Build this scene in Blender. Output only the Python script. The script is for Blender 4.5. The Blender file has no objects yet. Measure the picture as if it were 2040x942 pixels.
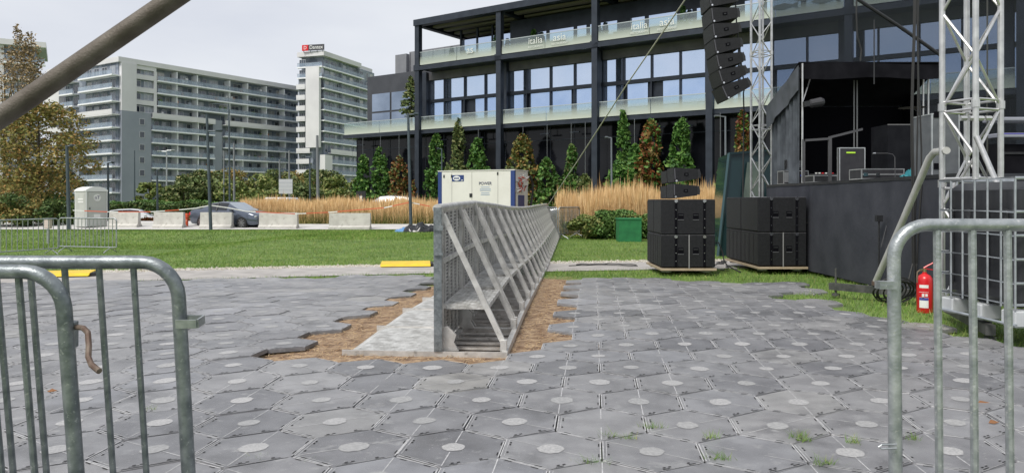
import bpy, math, random
import numpy as np
from mathutils import Vector, Matrix
random.seed(7); rng = np.random.default_rng(7)
R = math.radians
scn = bpy.context.scene
COL = scn.collection

# ---------------------------------------------------------------- camera
H, F, YH = 1.27, 1480.0, 400.0          # eye height, focal length and horizon row in photo pixels
cam_d = bpy.data.cameras.new('camera'); cam = bpy.data.objects.new('camera', cam_d); COL.objects.link(cam)
cam.location = (0, 0, H); cam.rotation_euler = (R(90), 0, 0)
cam_d.sensor_width = 36; cam_d.lens = 36*F/2040; cam_d.shift_y = -(471-YH)/2040
cam_d.clip_start = .05; cam_d.clip_end = 3000
scn.camera = cam
# ---------------------------------------------------------------- world, sun, exposure
SUN_EL, SUN_AZ = R(52), R(215)          # azimuth clockwise from +Y
w = bpy.data.worlds.new('World'); scn.world = w; w.use_nodes = True
nt = w.node_tree; nt.nodes.clear()
out = nt.nodes.new('ShaderNodeOutputWorld'); bg = nt.nodes.new('ShaderNodeBackground')
sky = nt.nodes.new('ShaderNodeTexSky'); sky.sky_type = 'NISHITA'; sky.sun_disc = False
sky.sun_elevation = SUN_EL; sky.sun_rotation = SUN_AZ; sky.air_density = 1; sky.dust_density = 2
tc = nt.nodes.new('ShaderNodeTexCoord'); mp = nt.nodes.new('ShaderNodeMapping'); mp.inputs['Scale'].default_value = (1, 1, 3.2)
nz = nt.nodes.new('ShaderNodeTexNoise'); nz.inputs['Scale'].default_value = 2.3; nz.inputs['Detail'].default_value = 5; nz.inputs['Roughness'].default_value = .5
cr = nt.nodes.new('ShaderNodeValToRGB')
cr.color_ramp.elements[0].position = .36; cr.color_ramp.elements[0].color = (5.4, 5.6, 6.15, 1)
cr.color_ramp.elements[1].position = .66; cr.color_ramp.elements[1].color = (6.5, 6.65, 6.95, 1)
mx = nt.nodes.new('ShaderNodeMixRGB'); mx.inputs[0].default_value = .9
L = nt.links.new
L(tc.outputs['Generated'], mp.inputs[0]); L(mp.outputs[0], nz.inputs['Vector']); L(nz.outputs['Fac'], cr.inputs[0])
L(sky.outputs[0], mx.inputs[1]); L(cr.outputs[0], mx.inputs[2]); L(mx.outputs[0], bg.inputs[0])
bg.inputs[1].default_value = .1; L(bg.outputs[0], out.inputs[0])
sd = bpy.data.lights.new('sun', 'SUN'); sd.energy = 2.6; sd.angle = R(20); sd.color = (1, .96, .9)
so = bpy.data.objects.new('sun', sd); COL.objects.link(so)
sdir = Vector((math.sin(SUN_AZ)*math.cos(SUN_EL), math.cos(SUN_AZ)*math.cos(SUN_EL), math.sin(SUN_EL)))
so.rotation_euler = sdir.to_track_quat('Z', 'Y').to_euler(); so.location = (0, -10, 30)
scn.view_settings.view_transform = 'Standard'; scn.view_settings.look = 'None'
scn.view_settings.exposure = 0.43; scn.view_settings.gamma = 1; scn.view_settings.use_curve_mapping = False
scn.cycles.max_bounces = 6; scn.cycles.transparent_max_bounces = 16

# ---------------------------------------------------------------- materials
MATS = {}
def mat(name, col, rough=.6, metal=0., col2=None, scale=8., bump=0., bscale=60., spec=.5, island=None, wave=None, lo=.35, hi=.65, alpha=None, detail=6, spots=None):
    """noise mixed between col and col2; island: list of (pos,color) chosen per mesh island"""
    if name in MATS: return MATS[name]
    m = bpy.data.materials.new(name); m.use_nodes = True; n = m.node_tree.nodes; l = m.node_tree.links.new
    b = n['Principled BSDF']; b.inputs['Roughness'].default_value = rough; b.inputs['Metallic'].default_value = metal
    b.inputs['Specular IOR Level'].default_value = spec
    b.inputs['Base Color'].default_value = (*col, 1)
    t = n.new('ShaderNodeTexCoord'); src = None
    if col2 or island:
        z = n.new('ShaderNodeTexNoise'); z.inputs['Scale'].default_value = scale; z.inputs['Detail'].default_value = detail; l(t.outputs['Object'], z.inputs['Vector'])
        mr = n.new('ShaderNodeMapRange'); mr.inputs[1].default_value = lo; mr.inputs[2].default_value = hi; l(z.outputs['Fac'], mr.inputs[0])
        mixn = n.new('ShaderNodeMixRGB'); l(mr.outputs[0], mixn.inputs[0])
        mixn.inputs[1].default_value = (*col, 1); mixn.inputs[2].default_value = (*(col2 or col), 1); src = mixn.outputs[0]
        if island:
            g = n.new('ShaderNodeNewGeometry'); rp = n.new('ShaderNodeValToRGB'); l(g.outputs['Random Per Island'], rp.inputs[0])
            e = rp.color_ramp.elements
            while len(e) < len(island): e.new(.5)
            for q, (p, c) in enumerate(island): e[q].position = p; e[q].color = (*c, 1)
            if col2:
                m2 = n.new('ShaderNodeMixRGB'); m2.blend_type = 'MULTIPLY'; m2.inputs[0].default_value = 1
                l(rp.outputs[0], m2.inputs[1]); l(src, m2.inputs[2]); src = m2.outputs[0]
            else: src = rp.outputs[0]
        for sp_c, sp_s, sp_a, sp_b in (spots or []):
            zs = n.new('ShaderNodeTexNoise'); zs.inputs['Scale'].default_value = sp_s; zs.inputs['Detail'].default_value = 7; zs.inputs['Roughness'].default_value = .62; l(t.outputs['Object'], zs.inputs['Vector'])
            ms_ = n.new('ShaderNodeMapRange'); ms_.inputs[1].default_value = sp_a; ms_.inputs[2].default_value = sp_b; l(zs.outputs['Fac'], ms_.inputs[0])
            m3 = n.new('ShaderNodeMixRGB'); l(ms_.outputs[0], m3.inputs[0]); l(src, m3.inputs[1]); m3.inputs[2].default_value = (*sp_c, 1); src = m3.outputs[0]
        l(src, b.inputs['Base Color'])
    if bump:
        z2 = n.new('ShaderNodeTexNoise'); z2.inputs['Scale'].default_value = bscale; z2.inputs['Detail'].default_value = 4; l(t.outputs['Object'], z2.inputs['Vector'])
        bp = n.new('ShaderNodeBump'); bp.inputs['Strength'].default_value = bump; bp.inputs['Distance'].default_value = .01; l(z2.outputs['Fac'], bp.inputs['Height']); l(bp.outputs[0], b.inputs['Normal'])
    if alpha is not None: b.inputs['Alpha'].default_value = alpha
    MATS[name] = m; return m

def glassy(name, tint, tr, rough=.03, zfade=None):
    """thin sheet: mix of transparent and glossy; zfade=(z0,z1,colour) frosted film, dense at z0, clear at z1"""
    m = bpy.data.materials.new(name); m.use_nodes = True; n = m.node_tree.nodes; l = m.node_tree.links.new; n.clear()
    o = n.new('ShaderNodeOutputMaterial'); tb = n.new('ShaderNodeBsdfTransparent'); tb.inputs[0].default_value = (*tint, 1)
    gl = n.new('ShaderNodeBsdfGlossy'); gl.inputs['Roughness'].default_value = rough; gl.inputs[0].default_value = (.9, .95, 1, 1)
    mx = n.new('ShaderNodeMixShader'); mx.inputs[0].default_value = 1-tr; l(tb.outputs[0], mx.inputs[1]); l(gl.outputs[0], mx.inputs[2])
    last = mx
    if zfade:
        t = n.new('ShaderNodeTexCoord'); s = n.new('ShaderNodeSeparateXYZ'); l(t.outputs['Object'], s.inputs[0])
        mr = n.new('ShaderNodeMapRange'); mr.inputs[1].default_value = zfade[0]; mr.inputs[2].default_value = zfade[1]; mr.inputs[3].default_value = .93; mr.inputs[4].default_value = zfade[3]; l(s.outputs[2], mr.inputs[0])
        d = n.new('ShaderNodeBsdfDiffuse'); d.inputs[0].default_value = (*zfade[2], 1)
        m2 = n.new('ShaderNodeMixShader'); l(mr.outputs[0], m2.inputs[0]); l(mx.outputs[0], m2.inputs[1]); l(d.outputs[0], m2.inputs[2]); last = m2
    l(last.outputs[0], o.inputs[0]); MATS[name] = m; return m

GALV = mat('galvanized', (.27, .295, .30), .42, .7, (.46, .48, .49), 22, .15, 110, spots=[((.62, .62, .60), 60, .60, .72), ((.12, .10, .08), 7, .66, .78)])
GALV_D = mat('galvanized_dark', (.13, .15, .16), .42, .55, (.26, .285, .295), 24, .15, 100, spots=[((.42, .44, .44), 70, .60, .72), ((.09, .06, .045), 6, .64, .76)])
RUST = mat('rusty_steel', (.10, .06, .045), .7, .5, (.2, .16, .13), 30)
ALU = mat('aluminium', (.50, .50, .50), .36, .8, (.66, .66, .65), 9, .08, 70)
ALU_W = mat('worn_aluminium', (.46, .45, .43), .45, .5, (.66, .65, .625), 9, .15, 60, spots=[((.20, .19, .17), 14, .60, .75), ((.75, .75, .74), 45, .62, .74)])
ALU_L = mat('bright_chequer_aluminium', (.38, .375, .355), .5, .4, (.66, .66, .64), 12, .7, 45)
BLACK = mat('black_paint', (.012, .013, .015), .5, 0, (.022, .023, .026), 20, .15, 200)
CLOTH = mat('black_molton', (.006, .006, .008), .95, 0, (.012, .012, .015), 3, .3, 30, spec=.1)
SKIRT = mat('dark_skirt_cloth', (.045, .048, .058), .95, 0, (.062, .065, .077), 2.2, .4, 14, spec=.1)
VOID = mat('shade_and_track_black', (.006, .006, .008), .95, 0, spec=.05)  # near-black colour stands in for shade in tent, recesses and holes; also black tracks
SPK = mat('speaker_paint', (.009, .0095, .011), .6, 0, (.015, .0155, .018), 25, .35, 260, spots=[((.06, .06, .06), 30, .66, .76)], spec=.3)
SPKG = mat('speaker_grille', (.010, .011, .012), .7, 0, (.018, .019, .021), 60, .5, 300)
CHROME = mat('chrome', (.7, .7, .7), .2, 1)
CONC = mat('concrete', (.46, .445, .41), .85, 0, (.56, .545, .505), 3, .3, 40, spots=[((.30, .28, .25), 5, .58, .75)])
STEELD = mat('dark_steel', (.045, .055, .075), .5, .2, (.06, .072, .095), 4)
LAMPM = mat('lamp_post_paint', (.05, .07, .085), .5, .2, (.07, .09, .105), 5)
YELLOW = mat('yellow_plastic', (.75, .52, .02), .5, 0, (.62, .42, .03), 6)
RED = mat('red_paint', (.62, .015, .02), .3, 0, (.55, .012, .018), 5)
WHITE = mat('white_paint', (.78, .78, .76), .5, 0, (.70, .70, .68), 5)
RUBBER = mat('rubber', (.015, .015, .015), .6)
GRASS = mat('grass_ground', (.085, .14, .03), .95, 0, (.15, .22, .05), 1.6, .6, 40, detail=10)
BLADE = mat('grass_blades', (1.05, 1.05, 1), .75, 0, (.62, .70, .55), .45, island=[(0, (.11, .19, .035)), (.5, (.155, .28, .055)), (.8, (.24, .34, .08)), (.93, (.34, .36, .13)), (1, (.42, .36, .18))], spec=.2)
STRAW = mat('trodden_straw', (.13, .075, .045), .95, 0, (.37, .265, .17), 9, .8, 60, detail=12)
STRAWB = mat('straw_stalks', (1, 1, 1), .8, island=[(0, (.28, .16, .08)), (.6, (.50, .35, .19)), (1, (.62, .48, .30))], spec=.2)
PATH = mat('path_gravel', (.30, .285, .27), .95, 0, (.40, .38, .36), 3, .5, 90, detail=10)
PALE = mat('pale_concrete_road', (.44, .43, .41), .9, 0, (.54, .53, .51), 1.2, .2, 40)
ASPH = mat('asphalt', (.10, .10, .105), .9, 0, (.14, .14, .145), 2)
PEB = mat('pebbles', (1, 1, 1), .8, island=[(0, (.30, .26, .20)), (.5, (.45, .42, .36)), (1, (.58, .56, .50))])

# ---------------------------------------------------------------- helpers
class MB:
    """collects shapes; build() links them as one mesh object"""
    def __init__(s): s.v = []; s.f = []; s.m = []; s.cur = 0
    def add(s, vs, fs, mi=None):
        o = len(s.v); s.v += [tuple(p) for p in vs]; s.f += [tuple(i+o for i in f) for f in fs]
        s.m += [s.cur if mi is None else mi]*len(fs); return s
    def box(s, x0, x1, y0, y1, z0, z1, mi=None):
        vs = [(x, y, z) for z in (z0, z1) for y in (y0, y1) for x in (x0, x1)]
        return s.add(vs, [(0, 2, 3, 1), (4, 5, 7, 6), (0, 1, 5, 4), (2, 6, 7, 3), (0, 4, 6, 2), (1, 3, 7, 5)], mi)
    def obox(s, c, sx, sy, sz, M, mi=None):
        n = MB().box(-sx/2, sx/2, -sy/2, sy/2, -sz/2, sz/2); c = Vector(c)
        return s.add([c+M @ Vector(p) for p in n.v], n.f, mi)
    def bevbox(s, x0, x1, y0, y1, z0, z1, b, mi=None):
        vs = []; 
        for z, ins in ((z0, b), (z0+b, 0), (z1-b, 0), (z1, b)):
            a, c, d, e = x0+ins, x1-ins, y0+ins, y1-ins; k = b*.7 if ins == 0 else b*.5
            vs += [(a+k, d, z), (c-k, d, z), (c, d+k, z), (c, e-k, z), (c-k, e, z), (a+k, e, z), (a, e-k, z), (a, d+k, z)]
        fs = [tuple(range(7, -1, -1)), tuple(range(24, 32))]
        for r in range(3): fs += [(r*8+i, r*8+(i+1) % 8, r*8+8+(i+1) % 8, r*8+8+i) for i in range(8)]
        return s.add(vs, fs, mi)
    def bar(s, p, q, a, b=None, up=(0, 0, 1), mi=None):
        p, q = Vector(p), Vector(q); d = (q-p); Ln = d.length; d.normalize(); b = b or a
        u = Vector(up); 
        if abs(u.dot(d)) > .98: u = Vector((1, 0, 0))
        x = d.cross(u).normalized(); y = x.cross(d).normalized()
        vs = [p+x*sx*a/2+y*sy*b/2+d*t for t in (0, Ln) for sx, sy in ((-1, -1), (1, -1), (1, 1), (-1, 1))]
        return s.add(vs, [(0, 1, 2, 3)[::-1], (4, 5, 6, 7), (0, 1, 5, 4), (1, 2, 6, 5), (2, 3, 7, 6), (3, 0, 4, 7)], mi)
    def tube(s, pts, r, n=8, mi=None, closed=False):
        pts = [Vector(p) for p in pts]; rs = r if isinstance(r, (list, tuple)) else [r]*len(pts)
        vs = []; prev = None; N = len(pts)
        for i, p in enumerate(pts):
            if closed: d = pts[(i+1) % N]-pts[i-1]
            else: d = pts[min(i+1, N-1)]-pts[max(i-1, 0)]
            d.normalize()
            if prev is None:
                u = Vector((0, 0, 1)) if abs(d.z) < .9 else Vector((1, 0, 0)); x = d.cross(u).normalized()
            else: x = (prev-d*prev.dot(d)).normalized()
            prev = x; y = d.cross(x)
            vs += [p+(x*math.cos(2*math.pi*k/n)+y*math.sin(2*math.pi*k/n))*rs[i] for k in range(n)]
        fs = []
        for i in range(N if closed else N-1):
            a, b = i*n, ((i+1) % N)*n
            fs += [(a+k, a+(k+1) % n, b+(k+1) % n, b+k) for k in range(n)]
        if not closed: fs += [tuple(range(n))[::-1], tuple((N-1)*n+k for k in range(n))]
        return s.add(vs, fs, mi)
    def lathe(s, prof, c=(0, 0, 0), n=20, mi=None):
        c = Vector(c); vs = [c+Vector((r*math.cos(2*math.pi*k/n), r*math.sin(2*math.pi*k/n), z)) for r, z in prof for k in range(n)]
        fs = [(i*n+k, i*n+(k+1) % n, (i+1)*n+(k+1) % n, (i+1)*n+k) for i in range(len(prof)-1) for k in range(n)]
        fs += [tuple(range(n))[::-1], tuple((len(prof)-1)*n+k for k in range(n))]
        return s.add(vs, fs, mi)
    def cyl(s, p, q, r, n=16, mi=None): return s.tube([p, q], r, n, mi)
    def prism(s, poly, o, ax, ay, h, mi=None):
        """polygon in plane (ax, ay) from o, extruded by vector h"""
        o, ax, ay, h = Vector(o), Vector(ax), Vector(ay), Vector(h); n = len(poly)
        a = [o+ax*x+ay*y for x, y in poly]; vs = a+[p+h for p in a]
        return s.add(vs, [tuple(range(n))[::-1], tuple(range(n, 2*n))]+[(i, (i+1) % n, n+(i+1) % n, n+i) for i in range(n)], mi)
    def build(s, name, mats, parent=None, smooth=False):
        me = bpy.data.meshes.new(name); me.from_pydata(s.v, [], s.f)
        for m in (mats if isinstance(mats, (list, tuple)) else [mats]): me.materials.append(m)
        if any(s.m): me.polygons.foreach_set('material_index', s.m)
        if smooth:
            me.polygons.foreach_set('use_smooth', [True]*len(s.f))
            try: me.set_sharp_from_angle(angle=R(38))
            except Exception: pass
        me.validate(); me.update(); o = bpy.data.objects.new(name, me); COL.objects.link(o)
        if parent: o.parent = parent
        return o

def tag(o, label, cat, group=None, kind=None):
    o['label'] = label; o['category'] = cat
    if group: o['group'] = group
    if kind: o['kind'] = kind
    return o
def struct(o): o['kind'] = 'structure'; return o
def thing(name, label, cat, loc=(0, 0, 0), rz=0, group=None, rot=None):
    o = bpy.data.objects.new(name, None); COL.objects.link(o); o.location = loc; o.rotation_euler = rot or (0, 0, rz); o.empty_display_size = .2
    return tag(o, label, cat, group)
def kids(o): return [c for c in COL.objects if c.parent == o]
def dup(root, label=None, loc=None, rot=None, parent=None, kid_cache={}):
    c = root.copy(); COL.objects.link(c)
    if parent: c.parent = parent
    for ch in kid_cache.setdefault(root.name, list(root.children)): dup(ch, parent=c)
    if label: c['label'] = label
    if loc is not None: c.location = loc
    if rot is not None: c.rotation_euler = rot
    return c
def text(name, body, size, m, parent, loc, rot=(R(90), 0, 0), ext=.004, al='CENTER', sx=1.):
    cu = bpy.data.curves.new(name, 'FONT'); cu.body = body; cu.size = size; cu.extrude = ext; cu.align_x = al; cu.align_y = 'CENTER'
    t = bpy.data.objects.new('tmp', cu); COL.objects.link(t); bpy.context.view_layer.update()
    me = bpy.data.meshes.new_from_object(t.evaluated_get(bpy.context.evaluated_depsgraph_get())); me.name = name
    bpy.data.objects.remove(t); me.materials.clear(); me.materials.append(m)
    o = bpy.data.objects.new(name, me); COL.objects.link(o); o.parent = parent; o.location = loc; o.rotation_euler = rot; o.scale = (sx, 1, 1); return o

def ss(a, b, x): t = np.clip((x-a)/(b-a), 0, 1); return t*t*(3-2*t)
def g(x, y):
    """terrain height"""
    z = np.interp(y, [-50, 9, 12.5, 17.5, 28, 38, 42, 46, 3000], [0, 0, -.06, -.1, -.1, -.24, -.02, 0, 0])
    z = z-.34*ss(8, 12, -x)*ss(15.5, 21, y)*(1-ss(30, 36, y))
    z = z-1.0*ss(45.5, 58, y)*ss(10, 19, -x)
    return z
def gz(x, y): return float(g(x, y))
def at(px, py, Y): return Vector(((px-1020)/F*Y, Y, H+(YH-py)/F*Y))
def X_(px, Y): return (px-1020)/F*Y
def G(px, py):
    Y = 10.
    for _ in range(30): Y = (H-gz(X_(px, Y), Y))*F/(py-YH)
    return Vector((X_(px, Y), Y, gz(X_(px, Y), Y)))

def npmesh(name, V, faces_n, mats, parent=None, mi=None, smooth=False):
    """V: (n_faces*k,3) array, every k verts one face"""
    k = faces_n; n = len(V)//k; me = bpy.data.meshes.new(name)
    me.vertices.add(len(V)); me.vertices.foreach_set('co', np.ascontiguousarray(V, dtype=np.float32).ravel())
    me.loops.add(len(V)); me.loops.foreach_set('vertex_index', np.arange(len(V), dtype=np.int32))
    me.polygons.add(n); me.polygons.foreach_set('loop_start', np.arange(0, len(V), k, dtype=np.int32))
    me.polygons.foreach_set('loop_total', np.full(n, k, dtype=np.int32))
    for m in (mats if isinstance(mats, (list, tuple)) else [mats]): me.materials.append(m)
    if mi is not None: me.polygons.foreach_set('material_index', np.asarray(mi, dtype=np.int32))
    me.update(calc_edges=True); o = bpy.data.objects.new(name, me); COL.objects.link(o)
    if parent: o.parent = parent
    return o
def leaf_quads(P, size, asp=.6, droop=0.):
    """little bent leaf quads at points P"""
    n = len(P); a = rng.normal(size=(n, 3)); a[:, 2] = a[:, 2]*.6-droop; a /= np.linalg.norm(a, axis=1)[:, None]
    b = rng.normal(size=(n, 3)); b -= a*(a*b).sum(1)[:, None]; b /= np.linalg.norm(b, axis=1)[:, None]
    s = size*rng.uniform(.6, 1.3, n)[:, None]; a *= s; b *= s*asp
    return np.stack([P-a, P-b*.9, P+a, P+b*.9], 1).reshape(-1, 3)
def blades(P, h, wd, lean=.4, tip=None):
    n = len(P); hh = h*rng.uniform(.55, 1.25, n)[:, None]; an = rng.uniform(0, 2*math.pi, n)
    d = np.stack([np.cos(an), np.sin(an), np.zeros(n)], 1)*wd*rng.uniform(.7, 1.3, n)[:, None]/2
    ln = rng.normal(size=(n, 3))*lean*hh; ln[:, 2] = 0
    top = P+np.array([0, 0, 1])*hh+ln
    return np.stack([P-d, P+d, top], 1).reshape(-1, 3)

def sheet(name, poly, off, m, step=1.0, z=None):
    """flat polygon (list of xy) tessellated over the terrain by clipping a grid of strips in y"""
    ys = [p[1] for p in poly]; y0, y1 = min(ys), max(ys); n = max(1, int((y1-y0)/step)); V = []; Fc = []
    def cross(y):
        xs = []
        for i in range(len(poly)):
            (xa, ya), (xb, yb) = poly[i], poly[(i+1) % len(poly)]
            if (ya <= y < yb) or (yb <= y < ya): xs.append(xa+(xb-xa)*(y-ya)/(yb-ya))
        return min(xs), max(xs)
    eps = 1e-4; nx = max(1, int((max(p[0] for p in poly)-min(p[0] for p in poly))/step))
    for i in range(n+1):
        y = min(max(y0+(y1-y0)*i/n, y0+eps), y1-eps); a, b = cross(y)
        for j in range(nx+1):
            x = a+(b-a)*j/nx; V.append((x, y, gz(x, y)+off))
    for i in range(n):
        for j in range(nx): q = i*(nx+1)+j; Fc.append((q, q+1, q+nx+2, q+nx+1))
    o = MB().add(V, Fc).build(name, m, smooth=True); return struct(o)

# ================================================================= GROUND
xs = np.concatenate([np.linspace(-700, -60, 14), np.arange(-55, -20, 2.5), np.arange(-20, 20, 1.), np.arange(20, 55, 2.5), np.linspace(60, 700, 14)])
ys = np.concatenate([[-80, -40, -20, -8], np.arange(-2, 62, 1.), np.arange(65, 120, 8), np.linspace(130, 1200, 12)])
V = [(x, y, gz(x, y)) for y in ys for x in xs]; nx = len(xs)
struct(MB().add(V, [(j*nx+i, j*nx+i+1, (j+1)*nx+i+1, (j+1)*nx+i) for j in range(len(ys)-1) for i in range(nx-1)]).build('ground', GRASS, smooth=True))
sheet('bare_soil', [(-2.6, 5.35), (.9, 5.35), (1.1, 9), (1.15, 12.35), (-.1, 13.0), (-.9, 12.5), (-1.6, 9.8), (-2.2, 7.2)], .006, STRAW, .5)
path_poly = [(-22, 8.6), (-6.9, 12.1), (-1.6, 13.75), (2.6, 14.5), (9, 15.4), (9, 17.4), (3.0, 16.5), (-1.7, 15.7), (-7.6, 13.9), (-22, 10.4)]
def strip(name, near, far, off, m, sub=8):
    V = []; Fc = []; k = 0
    for i in range(len(near)-1):
        for s_ in range(sub+1 if i == len(near)-2 else sub):
            t = s_/sub; a = [near[i][q]+(near[i+1][q]-near[i][q])*t for q in (0, 1)]; b = [far[i][q]+(far[i+1][q]-far[i][q])*t for q in (0, 1)]
            for r in range(4):
                x = a[0]+(b[0]-a[0])*r/3; y = a[1]+(b[1]-a[1])*r/3; V.append((x, y, gz(x, y)+off))
    n = len(V)//4
    for i in range(n-1):
        for r in range(3): Fc.append((i*4+r, (i+1)*4+r, (i+1)*4+r+1, i*4+r+1))
    return struct(MB().add(V, Fc).build(name, m, smooth=True))
PN = [(-22, 8.4), (-6.9, 12.05), (-1.6, 13.6), (2.6, 14.4), (9, 15.2)]; PF = [(-22, 10.4), (-7.6, 13.9), (-1.7, 15.6), (3.0, 16.5), (9, 17.4)]
strip('footpath', PN, PF, .012, PATH)
RN = [(-40, 38.2), (-12, 38.2), (0, 38.4), (9, 38.6)]; RF = [(-40, 45), (-12, 45.0), (-11.9, 41.2), (9, 41.2)]
strip('road', [(-60, 38.2), (-30, 38.2), (-12, 38.2), (-10, 38.2), (3, 38.4)], [(-60, 46), (-30, 46), (-15.2, 45.6), (-13.6, 41.4), (3, 41.4)], .03, PALE)
strip('street', [(-120, 62), (-60, 56), (-20, 56), (30, 95)], [(-120, 75), (-60, 66), (-20, 66), (30, 110)], .08, ASPH, 20)

# hexagonal paving mats
S, RY, SH = .492, .449, .05
HEXB = mat('paving_plastic', (1.25, 1.25, 1.27), .36, 0, (.90, .90, .92), 5, .3, 220, island=[(0, (.135, .136, .142)), (.25, (.185, .185, .19)), (.6, (.225, .223, .222)), (.88, (.195, .198, .208)), (.95, (.255, .25, .235)), (1, (.25, .252, .262))], detail=9, spots=[((.10, .10, .104), 1.8, .53, .72), ((.33, .33, .33), 9, .58, .78), ((.36, .36, .36), 45, .62, .74)], spec=.6)
HEXR = mat('paving_worn_rim', (.32, .32, .325), .5, 0, (.50, .50, .50), 30)
HEXD = mat('paving_worn_disc', (.30, .30, .30), .5, 0, (.41, .405, .40), 80, lo=.36, hi=.64)
HEXS = mat('paving_slot', (.012, .012, .013), .9)
hx = MB()
def hexpt(r, a): return (r*math.sin(a), r*math.cos(a))
a_ = S/math.sqrt(3)                         # circumradius
def tile(cx, cy, zt, tx, ty, flip):
    def W(x, y, dz): return (cx+x+SH*y/(S*.866), cy+y*RY/(S*.866), zt+dz+tx*x+ty*y)
    ang = [R(60*k) for k in range(6)]; ro = a_-.0036; th = .034
    low = [W(*hexpt(ro, a), -th) for a in ang]; mid = [W(*hexpt(ro, a), -.006) for a in ang]; top = [W(*hexpt(ro-.006, a), 0) for a in ang]
    hx.add(low+mid+top, [(i+6, (i+1) % 6+6, (i+1) % 6, i) for i in range(6)]+[(i+12, (i+1) % 6+12, (i+1) % 6+6, i+6) for i in range(6)]+[tuple(range(17, 11, -1))], 0)
    near = cy < 8.5; wear = random.random()
    # worn disc
    n = 20 if near else 10; rr = .066*random.uniform(.85, 1.1)
    if wear < .93:
        ox, oy = random.gauss(0, .006), random.gauss(0, .006); hx.add([W(ox+rr*q_*math.cos(2*math.pi*k/n), oy+rr*q_*math.sin(2*math.pi*k/n), .002) for k in range(n) for q_ in (random.uniform(.93, 1.06),)], [tuple(range(n))], 2 if wear < (.5 if cy < 6.0 else .12) else 4)
    # seams from disc to a vertex each side
    for a in (R(180+flip), R(flip)):
        d = (math.sin(a), math.cos(a)); p = (-d[1], d[0]); r1 = .07; r2 = ro-.02; hw = .0030
        hx.add([W(d[0]*r1+p[0]*hw, d[1]*r1+p[1]*hw, .0015), W(d[0]*r1-p[0]*hw, d[1]*r1-p[1]*hw, .0015), W(d[0]*r2-p[0]*hw, d[1]*r2-p[1]*hw, .0015), W(d[0]*r2+p[0]*hw, d[1]*r2+p[1]*hw, .0015)], [(0, 1, 2, 3)], 1)
    for e in range(6):
        a0, a1 = ang[e], ang[(e+1) % 6]; am = (a0+a1)/2; d = Vector(hexpt(1, am)); q = Vector((-d[1], d[0])); ap = ro*math.cos(R(30)); hl = ro/2-.02
        def quad(c, off, l, wd, mi, dz=.0015):
            vs = [d*(off+s2*wd/2)+q*(c+s1*l/2) for s1, s2 in ((-1, -1), (1, -1), (1, 1), (-1, 1))]; hx.add([W(v.x, v.y, dz) for v in vs], [(0, 1, 2, 3)], mi)
        if near or cy < 11:
            quad(0, ap-.0035, hl*2+.01, .006, 1)
            if e in (4, 3): quad(0, ap-.020, hl*2, .003, 1)
        if near:
            if e in (4, 5): 
                for c in (-.075, -.045, .065): quad(c, ap-.030, .016, .009, 3, .002)
            elif e in (2, 1, 3, 0):
                for c in (-.075, .075): quad(c, ap-.012, .042, .006, 3, .0025)
def ok_tile(cx, cy):
    if cy > 5.7:
        Lb = np.interp(cy, [5.8, 6.7, 7.7, 10.2, 12.5], [-1.85, -1.72, -1.66, -1.38, -1.3]); Rb = np.interp(cy, [5.8, 6.4, 7.25, 8, 8.7, 10, 12], [-.05, .42, .52, .60, .70, .86, 1.1])
        if Lb < cx < Rb: return False
    far = np.interp(cx, [-14, -7.5, -1.3], [9.8, 11.7, 13.0]) if cx < 0 else np.interp(cx, [1, 2.6, 4.6], [12.5, 12.2, 11.2])
    if cy > far: return False
    if cx > 3.3:
        rb = np.interp(cy, [5.9, 6.3, 7.3, 8.5, 9.0, 9.35, 9.7, 10.3, 11.2], [30, 3.95, 4.05, 3.85, 4.1, 3.4, 3.4, 4.2, 4.5])
        if cx > rb: return False
    return True
def bumpz(x, y): return .012*math.sin(1.1*x+.7*y)+.010*math.sin(2.1*x-1.3*y+1)+.008*math.sin(.6*x+2.7*y)
for n in range(-6, 22):
    cy = 4.13+RY*n
    for i in range(-32, 22):
        cx = .003+SH*n+S*(i+.5*(n % 2))
        if abs(cx) > .78*max(cy, 1.5)+1.6: continue
        if not ok_tile(cx, cy): continue
        near_hole = .05 if (cy > 5.7 and -2.4 < cx < 1.4) else 0
        e = .05
        sx = (bumpz(cx+e, cy)-bumpz(cx-e, cy))/(2*e)+(gz(cx+.2, cy)-gz(cx-.2, cy))/.4; sy = (bumpz(cx, cy+e)-bumpz(cx, cy-e))/(2*e)+(gz(cx, cy+.2)-gz(cx, cy-.2))/.4
        amp = .010 if cy < 7 else .012
        tile(cx, cy, gz(cx, cy)+.04+bumpz(cx, cy)*.7+random.uniform(-.002, .003), sx*.8+random.gauss(0, amp), sy*.8+random.gauss(0, amp*.7), random.choice((0, 0, 60, 120, 0)))
struct(hx.build('hexagonal_paving', [HEXB, HEXR, HEXD, HEXS, mat('paving_faint_disc', (.26, .26, .26), .5, 0, (.36, .36, .355), 60, lo=.35, hi=.68)]))

# grass blades: lawn, verge and tufts
def scatter(n, x0, x1, y0, y1, cond): 
    x = rng.uniform(x0, x1, n); y = rng.uniform(y0, y1, n); k = cond(x, y); x, y = x[k], y[k]
    return np.stack([x, y, g(x, y)], 1)
def path_far(x): return np.interp(x, [p[0] for p in PF], [p[1] for p in PF])
def path_near(x): return np.interp(x, [p[0] for p in PN], [p[1] for p in PN])
P1 = scatter(330000, -20, 9, 10, 30, lambda x, y: (y > path_far(x)+.1) & (np.abs(x) < .72*y+1) & (rng.uniform(0, 1, len(x)) < 14/np.maximum(y, 14)))
P2 = scatter(120000, -28, 12, 26, 38.2, lambda x, y: np.abs(x) < .72*y+1)
lawn = npmesh('lawn', np.concatenate([blades(P1, .045, .009, .5), blades(P2, .055, .02, .5)]), 3, BLADE); tag(lawn, 'short green mown lawn between the footpath and the pale road', 'grass', kind='stuff')
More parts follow.
